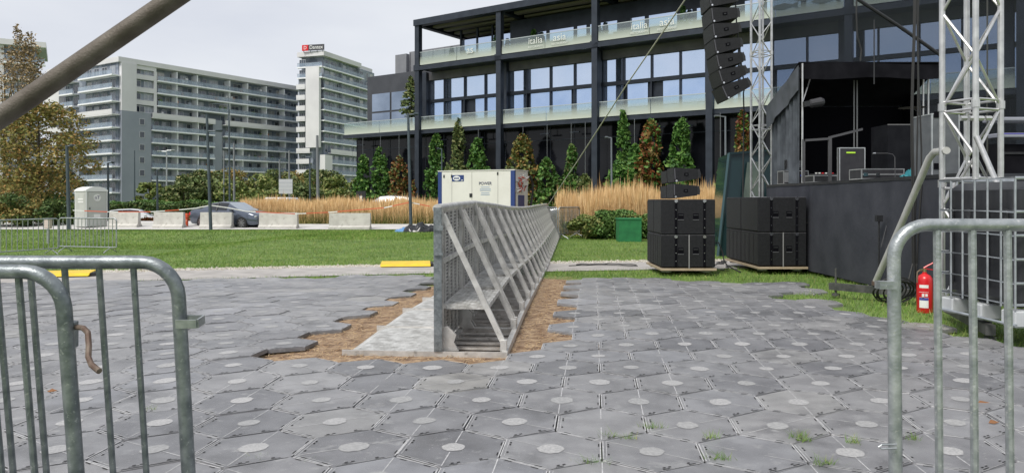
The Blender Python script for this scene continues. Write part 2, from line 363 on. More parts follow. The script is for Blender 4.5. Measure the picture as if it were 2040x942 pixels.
def verge_ok(x, y):
    far_l = np.interp(x, [-14, -7.5, -1.3, -1.2], [9.8, 11.7, 13.0, 13.0]); far_r = np.interp(x, [1, 2.6, 4.6], [12.5, 12.2, 11.2]); far = np.where(x < .2, far_l, far_r)+.22
    a = (y > far) & (y < path_near(x)-.03)
    rb = np.interp(y, [5.9, 6.3, 7.3, 8.5, 9.0, 9.35, 9.7, 10.3, 11.2], [30, 3.95, 4.05, 3.85, 4.1, 3.4, 3.4, 4.2, 4.5])
    b = (x > rb-.1) & (x > 3.2) & (y > 6.0) & (y < 15)
    soil = (x > -1.9) & (x < .9) & (y < 13)
    return (a & ~soil) | b
P3 = scatter(120000, -12, 7, 6, 15.5, verge_ok)
vg = npmesh('verge_grass', blades(P3, .06, .007, .55), 3, BLADE); tag(vg, 'ragged grass strip around the edge of the hexagonal paving', 'grass', kind='stuff')
tuft_px = [(1300, 862), (1415, 880), (1640, 935), (1180, 938), (1216, 880), (1605, 885), (1440, 925), (1590, 878), (300, 828), (620, 940), (1700, 890), (515, 930), (1255, 886), (1820, 885)]
T = []
for px, py in tuft_px:
    c = G(px, py); k = 26; big = 1.6 if (px, py) in ((1640, 935), (1180, 938), (1440, 925), (1300, 862)) else 1; q = rng.normal(size=(int(k*big*1.6), 3))*np.array([.022*big, .012, 0])+np.array([c.x, c.y, .02]); T.append(blades(q, .045, .003, .7))
tf = npmesh('grass_tufts', np.concatenate(T), 3, BLADE); tag(tf, 'small grass tufts sprouting from the joints of the paving', 'grass', kind='stuff')
# straw stalks on the bare soil
n = 26000; x = rng.uniform(-2.4, 1.1, n); y = rng.uniform(5.4, 12.9, n)
k = (x > np.interp(y, [5.4, 9, 13], [-2.2, -1.6, -1.0])) ; x, y = x[k], y[k]; P = np.stack([x, y, g(x, y)+.008+rng.uniform(0, .014, len(x))], 1)
an = rng.uniform(0, math.pi, len(x)); d = np.stack([np.cos(an), np.sin(an), rng.normal(0, .12, len(x))], 1)*rng.uniform(.012, .04, len(x))[:, None]; wv = np.stack([-np.sin(an), np.cos(an), 0*an], 1)*.0018
st = npmesh('straw', np.stack([P-d-wv, P+d-wv, P+d+wv, P-d+wv], 1).reshape(-1, 3), 4, STRAWB); tag(st, 'loose dry straw trodden over bare soil around the metal barrier', 'straw', kind='stuff')
# pebble edging beyond path
n = 5200; x = rng.uniform(-16, 7, n); y = path_far(x)+rng.normal(.12, .13, n); s = rng.uniform(.012, .035, n)[:, None]
P = np.stack([x, y, g(x, y)+.01], 1); q = []
for k in range(4):
    a = k*math.pi/2; b = a+math.pi/2
    q.append(np.stack([P+s*np.array([math.cos(a), math.sin(a), 0]), P+s*np.array([math.cos(b), math.sin(b), 0]), P+s*np.array([0, 0, 1.0])], 1))
pb = MB(); 
pe = npmesh('pebble_edging', np.concatenate([a_.reshape(-1, 3) for a_ in [np.concatenate([qq.reshape(-1, 3)]) for qq in q]]), 3, PEB); tag(pe, 'scattered pale pebbles edging the footpath along the lawn', 'pebbles', kind='stuff')
a_ = S/math.sqrt(3)

# ================================================================= BUILDINGS
BEIGE = mat('beige_render', (.57, .565, .575), .9, 0, (.66, .655, .665), .15)
GREYR = mat('grey_blue_render', (.25, .275, .32), .9, 0, (.29, .315, .36), .2)
DARKW = mat('dark_facade_panel', (.15, .175, .22), .8, 0, (.26, .29, .34), .3, lo=.46, hi=.54)
SLAB = mat('white_balcony_edge', (.80, .81, .83), .8)
WING = mat('window_glass', (1, 1, 1), .12, 0, (.7, .7, .7), 1.5, spec=.8, island=[(0, (.02, .028, .04)), (.45, (.06, .08, .11)), (.62, (.14, .17, .22)), (.78, (.30, .33, .37)), (.9, (.50, .49, .46)), (1, (.05, .07, .10))])
RAILG = mat('balcony_glass', (.27, .34, .43), .2, 0, (.40, .48, .58), .4, alpha=.42)
WFR = mat('window_frame', (.55, .56, .57), .6)
class Fac:
    """facade frame: local x along, outward normal -n"""
    def __init__(s, o, ux, un): s.o = Vector(o); s.u = Vector(ux); s.n = Vector(un)
    def box(s, mb, a0, a1, d0, d1, z0, z1, mi=None):
        """a along, d depth outward"""
        vs = [s.o+s.u*a+s.n*d+Vector((0, 0, z)) for z in (z0, z1) for d in (d0, d1) for a in (a0, a1)]
        mb.add(vs, [(0, 2, 3, 1), (4, 5, 7, 6), (0, 1, 5, 4), (2, 6, 7, 3), (0, 4, 6, 2), (1, 3, 7, 5)], mi)
def balconies(root, fc, a0, a1, z, depth, solid=False, rail=True, ret=True, fh=3.0):
    m = MB(); fc.box(m, a0, a1, 0, depth, z-.28, z); fc.box(m, a0, a1, depth, depth+.06, z-.3, z+.02)
    if solid: fc.box(m, a0, a1, depth-.05, depth+.08, z+.021, z+1.05)
    b = m.build('balcony', [BEIGE if solid else SLAB], root)
    if not solid:
        r = MB(); fc.box(r, a0+.05, a1-.05, depth-.06, depth-.03, z+.03, z+1.05); r.build('railing', RAILG, b)
        p = MB(); fc.box(p, a0, a1, depth-.08, depth-.01, z+1.06, z+1.11); p.build('handrail', GREYR, b)
    return b
WC = {}
def window(root, fc, a, z, wd, ht, split=1):
    m = MB(); f = .07
    fc.box(m, a, a+wd, .01, .06, z, z+f, 0); fc.box(m, a, a+wd, .01, .06, z+ht-f, z+ht, 0)
    for k in range(split+1): fc.box(m, a+(wd-f)*k/split, a+(wd-f)*k/split+f, .012, .055, z+f, z+ht-f, 0)
    fc.box(m, a+f*.5, a+wd-f*.5, .0, .03, z+f*.5, z+ht-f*.5, 1)
    WC[root.name] = WC.get(root.name, 0)+1
    if WC[root.name] <= 98: return m.build('window', [WFR, WING], root)
    E = WC.setdefault(root.name+'_x', MB()); o = len(E.v); E.v += m.v; E.f += [tuple(i+o for i in f_) for f_ in m.f]; E.m += m.m
def flush_windows(root):
    E = WC.get(root.name+'_x')
    if E: o = E.build('upper_windows', [WFR, WING], root); o['kind'] = 'stuff'
def dividers(root, fc, a_list, z0, z1, depth, m=SLAB, th=.22):
    for a in a_list:
        d = MB(); fc.box(d, a, a+th, .02, depth-.1, z0, z1); d.build('balcony_divider', m, root)

# --- long apartment block
ab = thing('apartment_block', 'long eleven-storey apartment block with beige parapet and rows of glass-railed balconies', 'building', (X_(236, 176), 176, -1), math.atan2(.844, .536))
FR = Fac((0, 0, 0), (1, 0, 0), (0, -1, 0)); FL = Fac((0, 32, 0), (0, -1, 0), (-1, 0, 0))
fh = 3.08; N = 11; Z0 = 1.2; ztop = Z0+N*fh
m = MB(); m.box(0, 9.0, -.0, 15, 0, ztop, 0); m.box(9.0, 56, 1.6, 15, 0, ztop, 0); m.box(-.0, 15, 15, 32, 0, ztop, 0); m.build('wall', DARKW, ab)
m = MB(); m.box(-.5, 56.4, -.9, 15, ztop, ztop+1.2); m.box(-.5, 15, 15.0, 32.3, ztop, ztop+1.2); m.build('parapet', BEIGE, ab)
MB().box(14, 18, 6, 9, ztop+1.21, ztop+2.0).build('roof_plant', GREYR, ab)
z7 = Z0+7*fh
m = MB(); m.box(0.2, 3.9, -1.0, -.01, z7+.9, ztop-.003); m.box(3.9, 9.2, -.6, -.01, ztop-1.0, ztop-.003)
for k in range(7, 11): m.box(3.9, 9.2, -.6, -.01, Z0+k*fh+(.9 if k == 7 else -.3), Z0+k*fh+(1.0 if k == 7 else .85))
m.box(8.6, 9.3, -.62, -.01, z7+1.0, ztop-1.0)
m.build('corner_panel', BEIGE, ab)
MB().box(.2, 7.6, -1.0, -.01, 0, z7+.89).build('stair_panel', GREYR, ab); MB().box(25.4, 28.2, -.3, 1.59, 0, z7+1.0).build('stair_panel', GREYR, ab)
for k in range(7, 11):
    window(ab, Fac((0, -.02, 0), (1, 0, 0), (0, -1, 0)), 4.3, Z0+k*fh+1.0, 1.2, 1.5, 1); window(ab, Fac((0, -.02, 0), (1, 0, 0), (0, -1, 0)), 6.3, Z0+k*fh+1.0, 2.1, 1.5, 2)
for k in range(0, 8): window(ab, Fac((0, -1.0, 0), (1, 0, 0), (0, -1, 0)), 4.6, Z0+k*fh+.9, 1.3, 1.5, 1)
FRc = Fac((0, 1.6, 0), (1, 0, 0), (0, -1, 0))
for k in range(N):
    z = Z0+k*fh
    if k >= 8: balconies(ab, FRc, 9.4, 55.5, z, 2.5)
    elif k == 7: balconies(ab, FRc, 7.7, 25.3, z, 3.0, True); balconies(ab, FRc, 28.4, 55.8, z, 3.0, True)
    else: balconies(ab, FRc, 7.7, 25.3, z, 2.9); balconies(ab, FRc, 28.4, 55.6, z, 2.9)
    a = 10.0; i = 0
    while a < 54:
        wd = random.choice((1.2, 2.1, 2.6)); 
        if not (24.0 < a < 28.3 and k < 8): window(ab, FRc, a, z+.1, wd, 2.35, 1 if wd < 2 else 2)
        a += wd+random.choice((.8, 1.6, 1.1))
dividers(ab, FRc, [14.6, 20.4, 30.2, 36.0, 42.4, 48.8], Z0+7*fh+1.1, ztop-.3, 2.4); dividers(ab, FRc, [14.6, 20.4, 34.2, 42.4, 49.0], Z0-1, Z0+7*fh-.3, 2.7)
# left face: y measured from far end (a=0 at y=32)
FLc = Fac((0, 32, 0), (0, -1, 0), (-1, 0, 0))
for k in range(N):
    z = Z0+k*fh
    balconies(ab, FLc, 17.5, 32.6, z, 1.9, solid=(k == 7))
    if k < 8: balconies(ab, FLc, 2, 14.5, z, 2.4, solid=(2 <= k <= 7 and k % 1 == 0))
    else: balconies(ab, FLc, 8, 14.5, z, 1.6)
    for a in (3.5, 8, 12, 18.2, 21.5, 25, 28.5): window(ab, FLc, a, z+.1, 2.2, 2.3, 2)
m = MB(); m.box(-1.6, -.01, 14.6, 17.3, 0, z7+1); m.build('stair_panel', GREYR, ab)
m = MB(); m.box(-1.4, -.01, 24.5, 31.9, z7+3, ztop-.003); m.build('corner_panel', BEIGE, ab)
cb_ = MB()
for k in range(N):
    for _ in range(13):
        a = random.uniform(10, 54); 
        if 24.8 < a < 28.6 and k < 8: continue
        cb_.box(a, a+random.uniform(.3, 1.0), -.5, .1, Z0+k*3.08+.01, Z0+k*3.08+random.uniform(.6, 1.7), random.choice((0, 0, 1, 2, 3)))
q = cb_.build('balcony_furniture', [WFR, GREYR, mat('terracotta', (.40, .20, .12), .8), mat('plant_green', (.08, .13, .04), .8)], ab); q['kind'] = 'stuff'
flush_windows(ab)

# --- tower with the rooftop sign
u = Vector((.319, .948)); tw = thing('apartment_tower', 'fourteen-storey pale apartment tower carrying a rooftop sign, behind the black glass hall', 'building', (X_(645, 205), 205, -1), math.atan2(.948, .319)); tw.scale = (1, .68, 1)
fh = 2.95; N = 14; Z0 = 1.0; ztop = Z0+N*fh
m = MB(); m.box(1.5, 30, 1.5, 12, 0, ztop); m.box(0, 1.5, 5, 12, 0, ztop-2*fh); m.build('wall', DARKW, tw)
m = MB(); m.box(-.3, 20, -.3, 12.4, ztop, ztop+1.3); m.box(20, 30, 2.5, 12.4, ztop-.2, ztop+1.3); m.build('parapet', BEIGE, tw)
zl = Z0+5*fh
m = MB(); m.box(-1.0, -.01, 1.3, 7.6, zl+1.2, ztop-fh)
m.build('corner_panel', BEIGE, tw)
MB().box(-.3, 3.4, -.9, 1.49, 0, zl-.8).build('stair_panel', BEIGE, tw)
FTc = Fac((0, 1.5, 0), (1, 0, 0), (0, -1, 0)); FTl = Fac((0, 12, 0), (0, -1, 0), (-1, 0, 0)); FTw = Fac((1.5, 12, 0), (0, -1, 0), (-1, 0, 0))
for k in range(N):
    z = Z0+k*fh
    balconies(tw, FTc, .2 if k >= 6 else 3.6, 22 if k == N-1 else 30.2, z, 1.5, solid=(k == 5))
    if k not in (N-1, N-2): balconies(tw, FTl, .1, 4.2 if k >= 6 else 6.5, z, 1.1, solid=True)
    else: balconies(tw, FTl, .1, 11.9, z, .8)
    for a in (2.2, 4.9, 7.2, 11.5, 15.2, 17.6, 21.2, 25.0, 27.2): 
        if k >= 5 or a > 3.9: window(tw, FTc, a, z+.1, random.choice((1.1, 1.8)), 2.2, 1 if a % 2 < 1 else 2)
    window(tw, FTl, .5, z+.2, 3, 2, 3)
dividers(tw, FTc, [9.6, 19.4], zl+2, ztop-.3, 1.4, GREYR)
flush_windows(tw)
sg = thing('rooftop_sign', 'dark rooftop sign reading Dantex with a red square at its left end', 'sign', (0, 0, 0))
sg.rotation_euler = (0, 0, R(-14)); p = at(602, 106, 206); sg.location = (p.x, p.y, ztop+.35)
MB().box(1.9, 6.6, 0, .3, 0.1, 1.7).build('sign_board', mat('sign_dark', (.05, .05, .06), .5), sg)
rd = MB().box(-.05, 1.85, -.02, .3, .1, 1.7).build('logo_square', RED, sg); text('logo', 'D', 1.3, WHITE, rd, (.9, -.03, .88))
text('lettering', 'Dantex', 1.45, WHITE, sg, (4.25, -.01, .93), sx=.95)
m = MB(); [m.bar((x, .15, -.35), (x, .15, .1), .12) for x in (.4, 2.5, 4.5, 6.2)]; m.build('sign_support', STEELD, sg)

# --- block at the far left edge
fb = thing('far_apartment_block', 'apartment block at the left frame edge, half hidden behind the autumn tree', 'building', (X_(72, 140), 140, -1), R(31))
m = MB(); m.box(-40, 0, 0, 15, 0, 31); m.build('wall', DARKW, fb); MB().box(-40.2, 1.6, -1.3, 15.2, 31, 32).build('parapet', BEIGE, fb)
MB().box(-40, -5, -.6, -.01, 0, 30.99).build('corner_panel', BEIGE, fb)
Fb = Fac((0, 0, 0), (1, 0, 0), (0, -1, 0))
for k in range(10):
    balconies(fb, Fb, -5, 1.5, .9+k*3, 1.2); window(fb, Fb, -4.2, 1.0+k*3, 3.4, 2.3, 3)
    for a in (-12, -18, -24, -30): window(fb, Fac((0, -.6, 0), (1, 0, 0), (0, -1, 0)), a, 1.8+k*3, 1.8, 1.5, 2)
flush_windows(fb)

# --- black glass hall
BG = mat('black_glass_cladding', (.006, .007, .010), .10, 0, (.010, .011, .014), .8, spec=.28)
PANE = mat('mirror_pane', (.54, .65, .82), .03, .92, (.62, .71, .86), .35)
PANE2 = mat('mirror_pane_deep', (.40, .53, .76), .04, .9, (.50, .62, .82), .5)
HST = mat('hall_steel', (.022, .028, .040), .42, .3, (.032, .04, .055), 2)
LOUV = mat('grey_louvre', (.10, .10, .115), .6, 0, (.15, .145, .155), 1.2)
SLATM = mat('roof_slat', (.22, .20, .16), .7)
FROST = glassy('frosted_balustrade_low', (.86, .93, .90), .90, .03, (6.62, 7.35, (.50, .54, .47), .05))
FROST2 = glassy('frosted_balustrade_high', (.86, .93, .90), .90, .03, (11.42, 12.05, (.48, .52, .45), .04))
bl = 7.47; OY = 56.; ok_ = lambda px: ((px-1020)/F+.123)/(.1105+.0748*((px-1020)/F))
def lx(px): return bl*ok_(px)
def lY(px): return OY*(1-.0748*ok_(px))
def lz(px, py): return H+(YH-py)*lY(px)/F
hall = thing('glass_hall', 'black glass restaurant hall with steel columns, mirrored windows and two terraces behind the climbing plants', 'building', (-.123*OY, OY, 0), math.atan2(-.561, .828))
KE = 7; XE = bl*KE
gf = MB(); gf.box(-8, XE, 1.2, 30, -.2, 6.29); gfo = gf.build('ground_floor', BG, hall)
m = MB()
for i in range(int((XE+8)/1.87)): m.box(-8+1.87*i, -8+1.87*i+.03, 1.17, 1.199, 0, 6.28)
m.box(-8, XE, 1.16, 1.198, 5.4, 5.46); m.build('cladding_joints', HST, hall)
m = MB(); m.box(-8.2, XE, -.15, 5, 6.3, 6.6); m.build('terrace_slab', HST, hall)
m = MB(); m.box(0, XE, 1.6, 30, 6.601, 11.12); m.box(-7.8, 0, 6.01, 30, 6.601, 11.0); m.build('upper_wall', HST, hall)
m = MB(); m.box(0, XE, -.3, 8, 11.12, 11.4); m.box(.3, XE, -.5, -.301, 11.0, 11.3); m.build('terrace_slab', HST, hall)
m = MB()
for k in range(KE): m.box(bl*k-.30, bl*(k+1)-.76, 1.3, 1.599, 10.52, 11.119)
m.build('louvre_band', LOUV, hall)
for k in range(0, KE+1):
    c = MB(); c.box(bl*k-.2, bl*k+.2, -.45, -.05, 0, 14.75); c.box(bl*k-.28, bl*k+.28, -.5, 0, 11.0, 11.42); c.build('column', HST, hall)
    d = MB(); d.box(bl*k-.75, bl*k-.31, 1.0, 1.598, 6.6, 11.119); d.build('pier', HST, hall)
for k in range(KE):
    sm = [bl*k+q_ for q_ in (-.30, 1.16, 3.10, 5.0, 6.72)]
    f = MB(); f.box(sm[0], sm[4], 1.35, 1.595, 8.80, 9.04)
    for q_ in sm: f.box(q_-.04, q_+.04, 1.34, 1.594, 6.6, 10.51)
    f.build('mullions', HST, hall)
    for i in range(4):
        a0, a1 = sm[i]+.045, sm[i+1]-.045
        MB().box(a0, a1, 1.5, 1.56, 9.05, 10.50).build('window_pane', PANE, hall)
        if (k, i) == (0, 1): a1 -= .35
        if (k, i) == (0, 2): a0 += .9
        if (k, i) in ((1, 1), (2, 1), (3, 2)): a0 += .2
        if (k, i) in ((1, 2), (2, 1)): a1 -= .25
        if (k, i) == (2, 2): a0 += .7
        MB().box(a0, a1, 1.5, 1.56, 6.65, 8.79).build('window_pane', PANE2, hall)
# balustrades
def balustrade(x0, x1, y, z, m, h=.92, ends=False):
    b = MB(); n = max(1, round((x1-x0)/3.7)); wd = (x1-x0)/n
    for i in range(n): b.box(x0+wd*i+.02, x0+wd*(i+1)-.02, y, y+.03, z, z+h)
    o = b.build('balustrade', m, hall); MB().box(x0, x1, y-.01, y+.04, z+h, z+h+.045).build('handrail', mat('handrail_steel', (.5, .55, .55), .4, .6), o)
balustrade(-8.1, -.2, -.1, 6.6, FROST)
for k in range(KE): balustrade(bl*k+.22, bl*(k+1)-.22, -.2, 6.6, FROST); balustrade(bl*k+.22, bl*(k+1)-.22, -.35, 11.4, FROST2)
b = MB(); b.box(-8.1, -8.07, -.1, 6, 6.6, 7.52); b.build('balustrade', FROST, hall)
# top storey
m = MB(); m.box(6.8, XE, 2.2, 30, 11.4, 14.3); m.build('top_wall', HST, hall)
m = MB(); m.box(-.25, XE, -.55, 0, 14.35, 14.8); m.box(-.25, .05, 0, 9, 14.35, 14.8); m.box(0.05, XE, 6, 30, 14.4, 14.85)
m.box(0.06, XE, .01, 5.99, 14.72, 14.79); m.build('roof', HST, hall)
for k in range(KE):
    s = MB()
    for j, y in enumerate((1.0, 2.3, 3.6, 4.9)): s.box(bl*k+.35, bl*(k+1)-.35, y, y+.5, 14.45, 14.6)
    s.build('roof_slats', SLATM if k < 9 else HST, hall); MB().box(bl*k-.18, bl*k+.18, .01, 6, 14.36, 14.78).build('roof_beam', HST, hall)
for k in range(KE):
    x0 = bl*k+(1.3 if k else 1.9)
    for i, (a, wd) in enumerate(((0, 1.0), (1.3, 1.9), (3.5, .7), (4.5, .6), (5.3, 1.2))):
        p0 = x0+a; MB().box(p0, p0+wd, 2.15, 2.19, 11.45, 13.2).build('window_pane', PANE, hall) if k else None
# glass lobby at corner of top storey
m = MB(); m.box(2.0, 6.8, 2.35, 2.4, 11.4, 13.5); m.box(2.0, 2.05, 2.4, 6.0, 11.4, 13.5); m.build('window_pane', PANE, hall)
[MB().box(x, x+.14, 2.3, 2.46, 11.4, 14.3).build('mullion', HST, hall) for x in (1.95, 3.5, 4.9, 6.6)]
# lower left wing
m = MB(); m.box(-7.8, -.26, 2.2, 6, 6.601, 11.6); m.build('wing_wall', mat('wing_cladding', (.025, .027, .033), .25, 0, (.04, .042, .05), 1, spec=.7), hall)
WPN = mat('wing_pane', (.22, .27, .35), .05, .85, (.34, .40, .50), .4)
for x0, wd in ((-7.2, 2.0), (-5.0, 2.1), (-2.7, 2.1)):
    MB().box(x0, x0+wd, 2.15, 2.19, 6.8, 8.5).build('window_pane', WPN, hall); MB().box(x0, x0+wd, 2.15, 2.19, 8.65, 10.1).build('window_pane', WPN, hall)
m = MB(); m.box(-8.2, -6.9, 6.01, 12, 11.001, 14.1); m.box(-6.9, 2.0, 6.4, 12, 11.41, 14.3); m.build('rooftop_box', mat('grey_cladding', (.16, .165, .185), .6, 0, (.2, .205, .22), 1), hall)
m = MB(); [m.box(-6.8+i*1.3, -6.76+i*1.3, 6.37, 6.399, 11.7, 14.2) for i in range(6)]; m.build('cladding_joints', HST, hall)
m = MB()
for x in (7.9, 9.2, 10.5): m.bar((x, 3, 14.8), (x, 3, 15.9), .05)
for z in (15.3, 15.9): m.bar((7.9, 3, z), (10.5, 3, z), .05)
m.build('roof_railing', WHITE, hall)
# spotlights bars under terrace
for px, py in ((712, 265), (878, 262), (950, 258), (1080, 246), (1140, 242), (1310, 237), (1365, 232)):
    x = lx(px); o = MB().box(x-.35, x+.35, .3, .45, 5.75, 5.83).bar((x, .37, 5.83), (x, .37, 6.3), .04).build('facade_spotlight', HST, hall)
# lettering on the balustrade
LET = mat('white_lettering', (.62, .64, .60), .6)
for px, body, size, s2 in ((943, 'as', .75, 0), (1073, 'italia', .62, 'RISTORANTE'), (1121, 'asia', .68, 'RESTAURANT'), (1279, 'italia', .6, 'RISTORANTE'), (1334, 'asia', .66, 'RESTAURANT')):
    x = lx(px); o = text('lettering', body, size, LET, hall, (x, -.40, 11.98)); 
    if s2: text('small_lettering', s2, .2, LET, hall, (x, -.40, 11.58))
FISH = mat('fish_decal', (.16, .19, .19), .7)
fish = [(-.5, .0), (-.3, .1), (0, .14), (.3, .05), (.5, .14), (.47, 0), (.5, -.12), (.3, -.03), (0, -.1), (-.3, -.08)]
for px, z in ((1566, 11.9), (1648, 11.95), (1612, 12.2)):
    MB().prism(fish, (lx(px), -.38, z), (1.5, 0, 0), (0, 0, 1.4), (0, .01, 0)).build('fish_decal', FISH, hall)

# ================================================================= PLANTS
BARK = mat('bark', (.06, .05, .04), .9, 0, (.10, .085, .07), 12, .6, 40)
def lmat(name, ramp): return mat(name, (1, 1, 1), .6, island=ramp, spec=.3)
LG = lmat('vine_leaves_green', [(0, (.025, .07, .015)), (.5, (.06, .15, .028)), (.85, (.11, .22, .045)), (1, (.18, .28, .07))])
LO = lmat('vine_leaves_olive', [(0, (.045, .075, .025)), (.5, (.10, .145, .045)), (.8, (.18, .21, .075)), (1, (.27, .25, .11))])
LR = lmat('vine_leaves_rust', [(0, (.10, .03, .012)), (.4, (.22, .07, .025)), (.75, (.12, .13, .03)), (1, (.30, .13, .05))])
LY = lmat('vine_leaves_yellow', [(0, (.06, .08, .02)), (.4, (.16, .17, .04)), (.75, (.26, .17, .05)), (1, (.30, .10, .04))])
LT = lmat('autumn_tree_leaves', [(0, (.11, .13, .035)), (.4, (.20, .19, .05)), (.75, (.29, .22, .065)), (1, (.36, .20, .07))])
LTD = lmat('tree_leaves', [(0, (.035, .07, .02)), (.5, (.07, .12, .03)), (.85, (.13, .18, .05)), (1, (.20, .18, .07))])
LTB = lmat('tree_leaves_bright', [(0, (.045, .10, .022)), (.5, (.09, .18, .04)), (1, (.16, .25, .07))])
LX = lmat('yellow_olive_leaves', [(0, (.07, .11, .03)), (.45, (.15, .20, .055)), (.8, (.24, .27, .08)), (1, (.34, .30, .12))])
def cloud(clumps, per, size, asp=.6):
    Ps = []
    for (c, r) in clumps:
        d = rng.normal(size=(per, 3)); d /= np.linalg.norm(d, axis=1)[:, None]; d *= rng.uniform(.35, 1.08, per)[:, None]**.6
        Ps.append(np.array(c)+d*np.array(r))
    return leaf_quads(np.concatenate(Ps), size, asp)
def vine(px, pyt, label, m, wd=16, base=None, n=2600, tall=0, m2=None):
    Y = lY(px)-.4; X = X_(px, Y); zt = H+(YH-pyt)*Y/F; r0 = 1.2*wd*Y/F
    t = thing('climbing_plant', label, 'plant', (X, Y, 0), 0, 'climbing plants trained up cables against the black glass'); n = int(n*1.35)
    zz = rng.uniform(0, 1, n)**1.25; prof = np.interp(zz, [0, .25, .6, .85, .95, 1], [1.2, 1.1, .88, .62, .42, .15]) if not tall else np.interp(zz, [0, .3, .5, .58, .8, 1], [1.25, 1.1, .9, .52, .46, .15])
    th = rng.uniform(0, 2*math.pi, n); prof = prof*(1+.12*np.sin(zz*15+px)+.08*np.sin(zz*37+2*th)+.16*np.sin(3*th+zz*9+px)+.10*np.sin(5*th-zz*23)); rr = r0*prof*np.sqrt(rng.uniform(.3, 1.05, n))
    P = np.stack([rr*np.cos(th)+.06*np.sin(zz*7+px), rr*np.sin(th)*.75, zz*zt*1.0+rng.normal(0, .05, n)], 1); P[:, 2] = np.clip(P[:, 2], .05, zt+.1)
    keep = (np.sin(P[:, 0]*6+px)*np.sin(P[:, 2]*3.3+px)+np.sin(P[:, 2]*7+P[:, 0]*5)*.5+rng.normal(0, .35, n)) > -.55; P = P[keep]; n = len(P)
    npmesh('foliage', leaf_quads(P, .145, .75, .5), 4, [m, m2 or m], t, mi=(rng.uniform(0, 1, n) < (.35 if m2 else 0)).astype(int))
    MB().tube([(0, .0, 0), (.03, 0, zt*.5), (0, 0, zt-.2)], [.05, .035, .012], 6).build('stem', BARK, t)
    if zt < 6.2: MB().tube([(0, 0, zt-.3), (0, .0, 6.31)], .012, 4).build('climbing_cable', GALV, t)
    return t
vine(723, 310, 'narrow dark green climbing plant, leftmost of the row against the black glass', LG, 13)
vine(758, 295, 'full dark green climbing cone immediately left of the rust-red one', LG, 16)
vine(795, 313, 'rust-red climbing cone behind the lamp post left of the generator', LR, 18, m2=LO)
vine(868, 268, 'slender bright green climbing plant rising just above the left end of the generator', LG, 15)
vine(912, 240, 'tall olive climbing plant with a waist, reaching the lower terrace above the generator', LO, 20, n=3600, tall=1)
vine(953, 277, 'small green cone plant just right of the tall olive one above the generator', LG, 18)
vine(1042, 270, 'broad yellow-red climbing cone above the right end of the generator', LY, 26, n=3600, m2=LO)
vine(1090, 318, 'low green climbing plant right beside the generator end', LG, 20, m2=LO)
vine(1138, 288, 'green climbing plant with a thin spire where the strap comes down', LG, 18, tall=1, m2=LO)
vine(1166, 350, 'low yellowish-green leafy bush between the strap and the street lamp', LO, 18, n=1300)
vine(1240, 222, 'tallest green climbing plant with a long narrow spire behind the tall grasses', LG, 19, n=3600, tall=1)
vine(1264, 290, 'dense green climbing bush touching the tallest spire on its right', LG, 17, n=2600)
vine(1295, 240, 'reddish-brown and green climbing cone left of the stacked line-array boxes', LR, 22, n=3600, m2=LG)
vine(1357, 238, 'evenly bright green climbing cone directly above the stacked line-array boxes', LG, 21, n=3600)
vine(1478, 222, 'red-tinged climbing plant just left of the thin lattice tower', LR, 15, n=2400, m2=LG)
vine(1435, 340, 'small bright bush at the column foot left of the thin lattice tower', LG, 12, n=900)
vine(827, 362, 'small red-green bush right of the lamp post foot', LR, 10, n=900, m2=LG)
vine(702, 372, 'low yellow-green bush at the left corner of the black glass hall', LO, 12, n=900)
# terrace plants and furniture
POT = mat('planter', (.05, .05, .055), .6)
def tplant(px, ly, zf, h, r, label, m=LG):
    x = lx(px); M = hall.matrix_basis; M = Matrix.Translation(hall.location) @ Matrix.Rotation(hall.rotation_euler.z, 4, 'Z'); p = M @ Vector((x, ly, zf))
    t = thing('potted_shrub', label, 'plant', p, 0, 'potted shrubs on the hall terrace'); MB().lathe([(.2, 0), (.28, .4), (.25, .4)], n=12).build('pot', POT, t)
    n = 500; zz = rng.uniform(0, 1, n); th = rng.uniform(0, 6.28, n); rr = r*(1-.75*zz)*np.sqrt(rng.uniform(.2, 1, n)); npmesh('foliage', leaf_quads(np.stack([rr*np.cos(th), rr*np.sin(th), .4+zz*(h-.4)], 1), .09, .7), 4, LG, t)
def hallp(x, y, z): return Matrix.Translation(hall.location) @ Matrix.Rotation(hall.rotation_euler.z, 4, 'Z') @ Vector((x, y, z))
for px, lab in ((962, 'conical potted shrub in the left bay of the upper terrace'), (1038, 'conical potted shrub right of the second column on the upper terrace'), (1168, 'conical potted shrub left of the third column on the upper terrace'), (1342, 'conical potted shrub behind the upper terrace lettering near the hanging speakers')):
    tplant(px, 1.6, 11.4, 1.9, .42, lab)
tplant(873, 1.6, 11.4, 1.5, .35, 'potted shrub at the left end of the upper terrace')
SOFA = mat('wicker', (.12, .10, .085), .8, 0, (.18, .15, .13), 30)
for px, lab in ((905, 'low wicker sofa in the left bay of the upper terrace'), (1010, 'wicker armchair beside the second column on the upper terrace'), (1085, 'wicker sofa behind the first full lettering on the upper terrace'), (1142, 'wicker armchair left of the third column on the upper terrace'), (1215, 'wicker sofa right of the third column on the upper terrace'), (1290, 'wicker armchair behind the lettering nearest the strap'), (1385, 'wicker armchair beside the hanging speakers on the upper terrace')):
    t = thing('armchair' if 'arm' in lab else 'sofa', lab, 'chair', hallp(lx(px), 1.4, 11.4), hall.rotation_euler.z, 'wicker seats on the upper terrace')
    MB().bevbox(-.6, .6, -.4, .4, .1, .42, .04).build('seat', SOFA, t); MB().bevbox(-.6, .6, .25, .4, .42, .95, .04).build('backrest', SOFA, t)
    for s in (-1, 1): MB().bevbox(s*.55-.07, s*.55+.07, -.4, .24, .42, .68, .03).build('armrest', SOFA, t)
tt = thing('terrace_tree', 'narrow young tree with a pointed crown standing on the lower terrace', 'tree', hallp(lx(806)-.1, .8, 6.6))
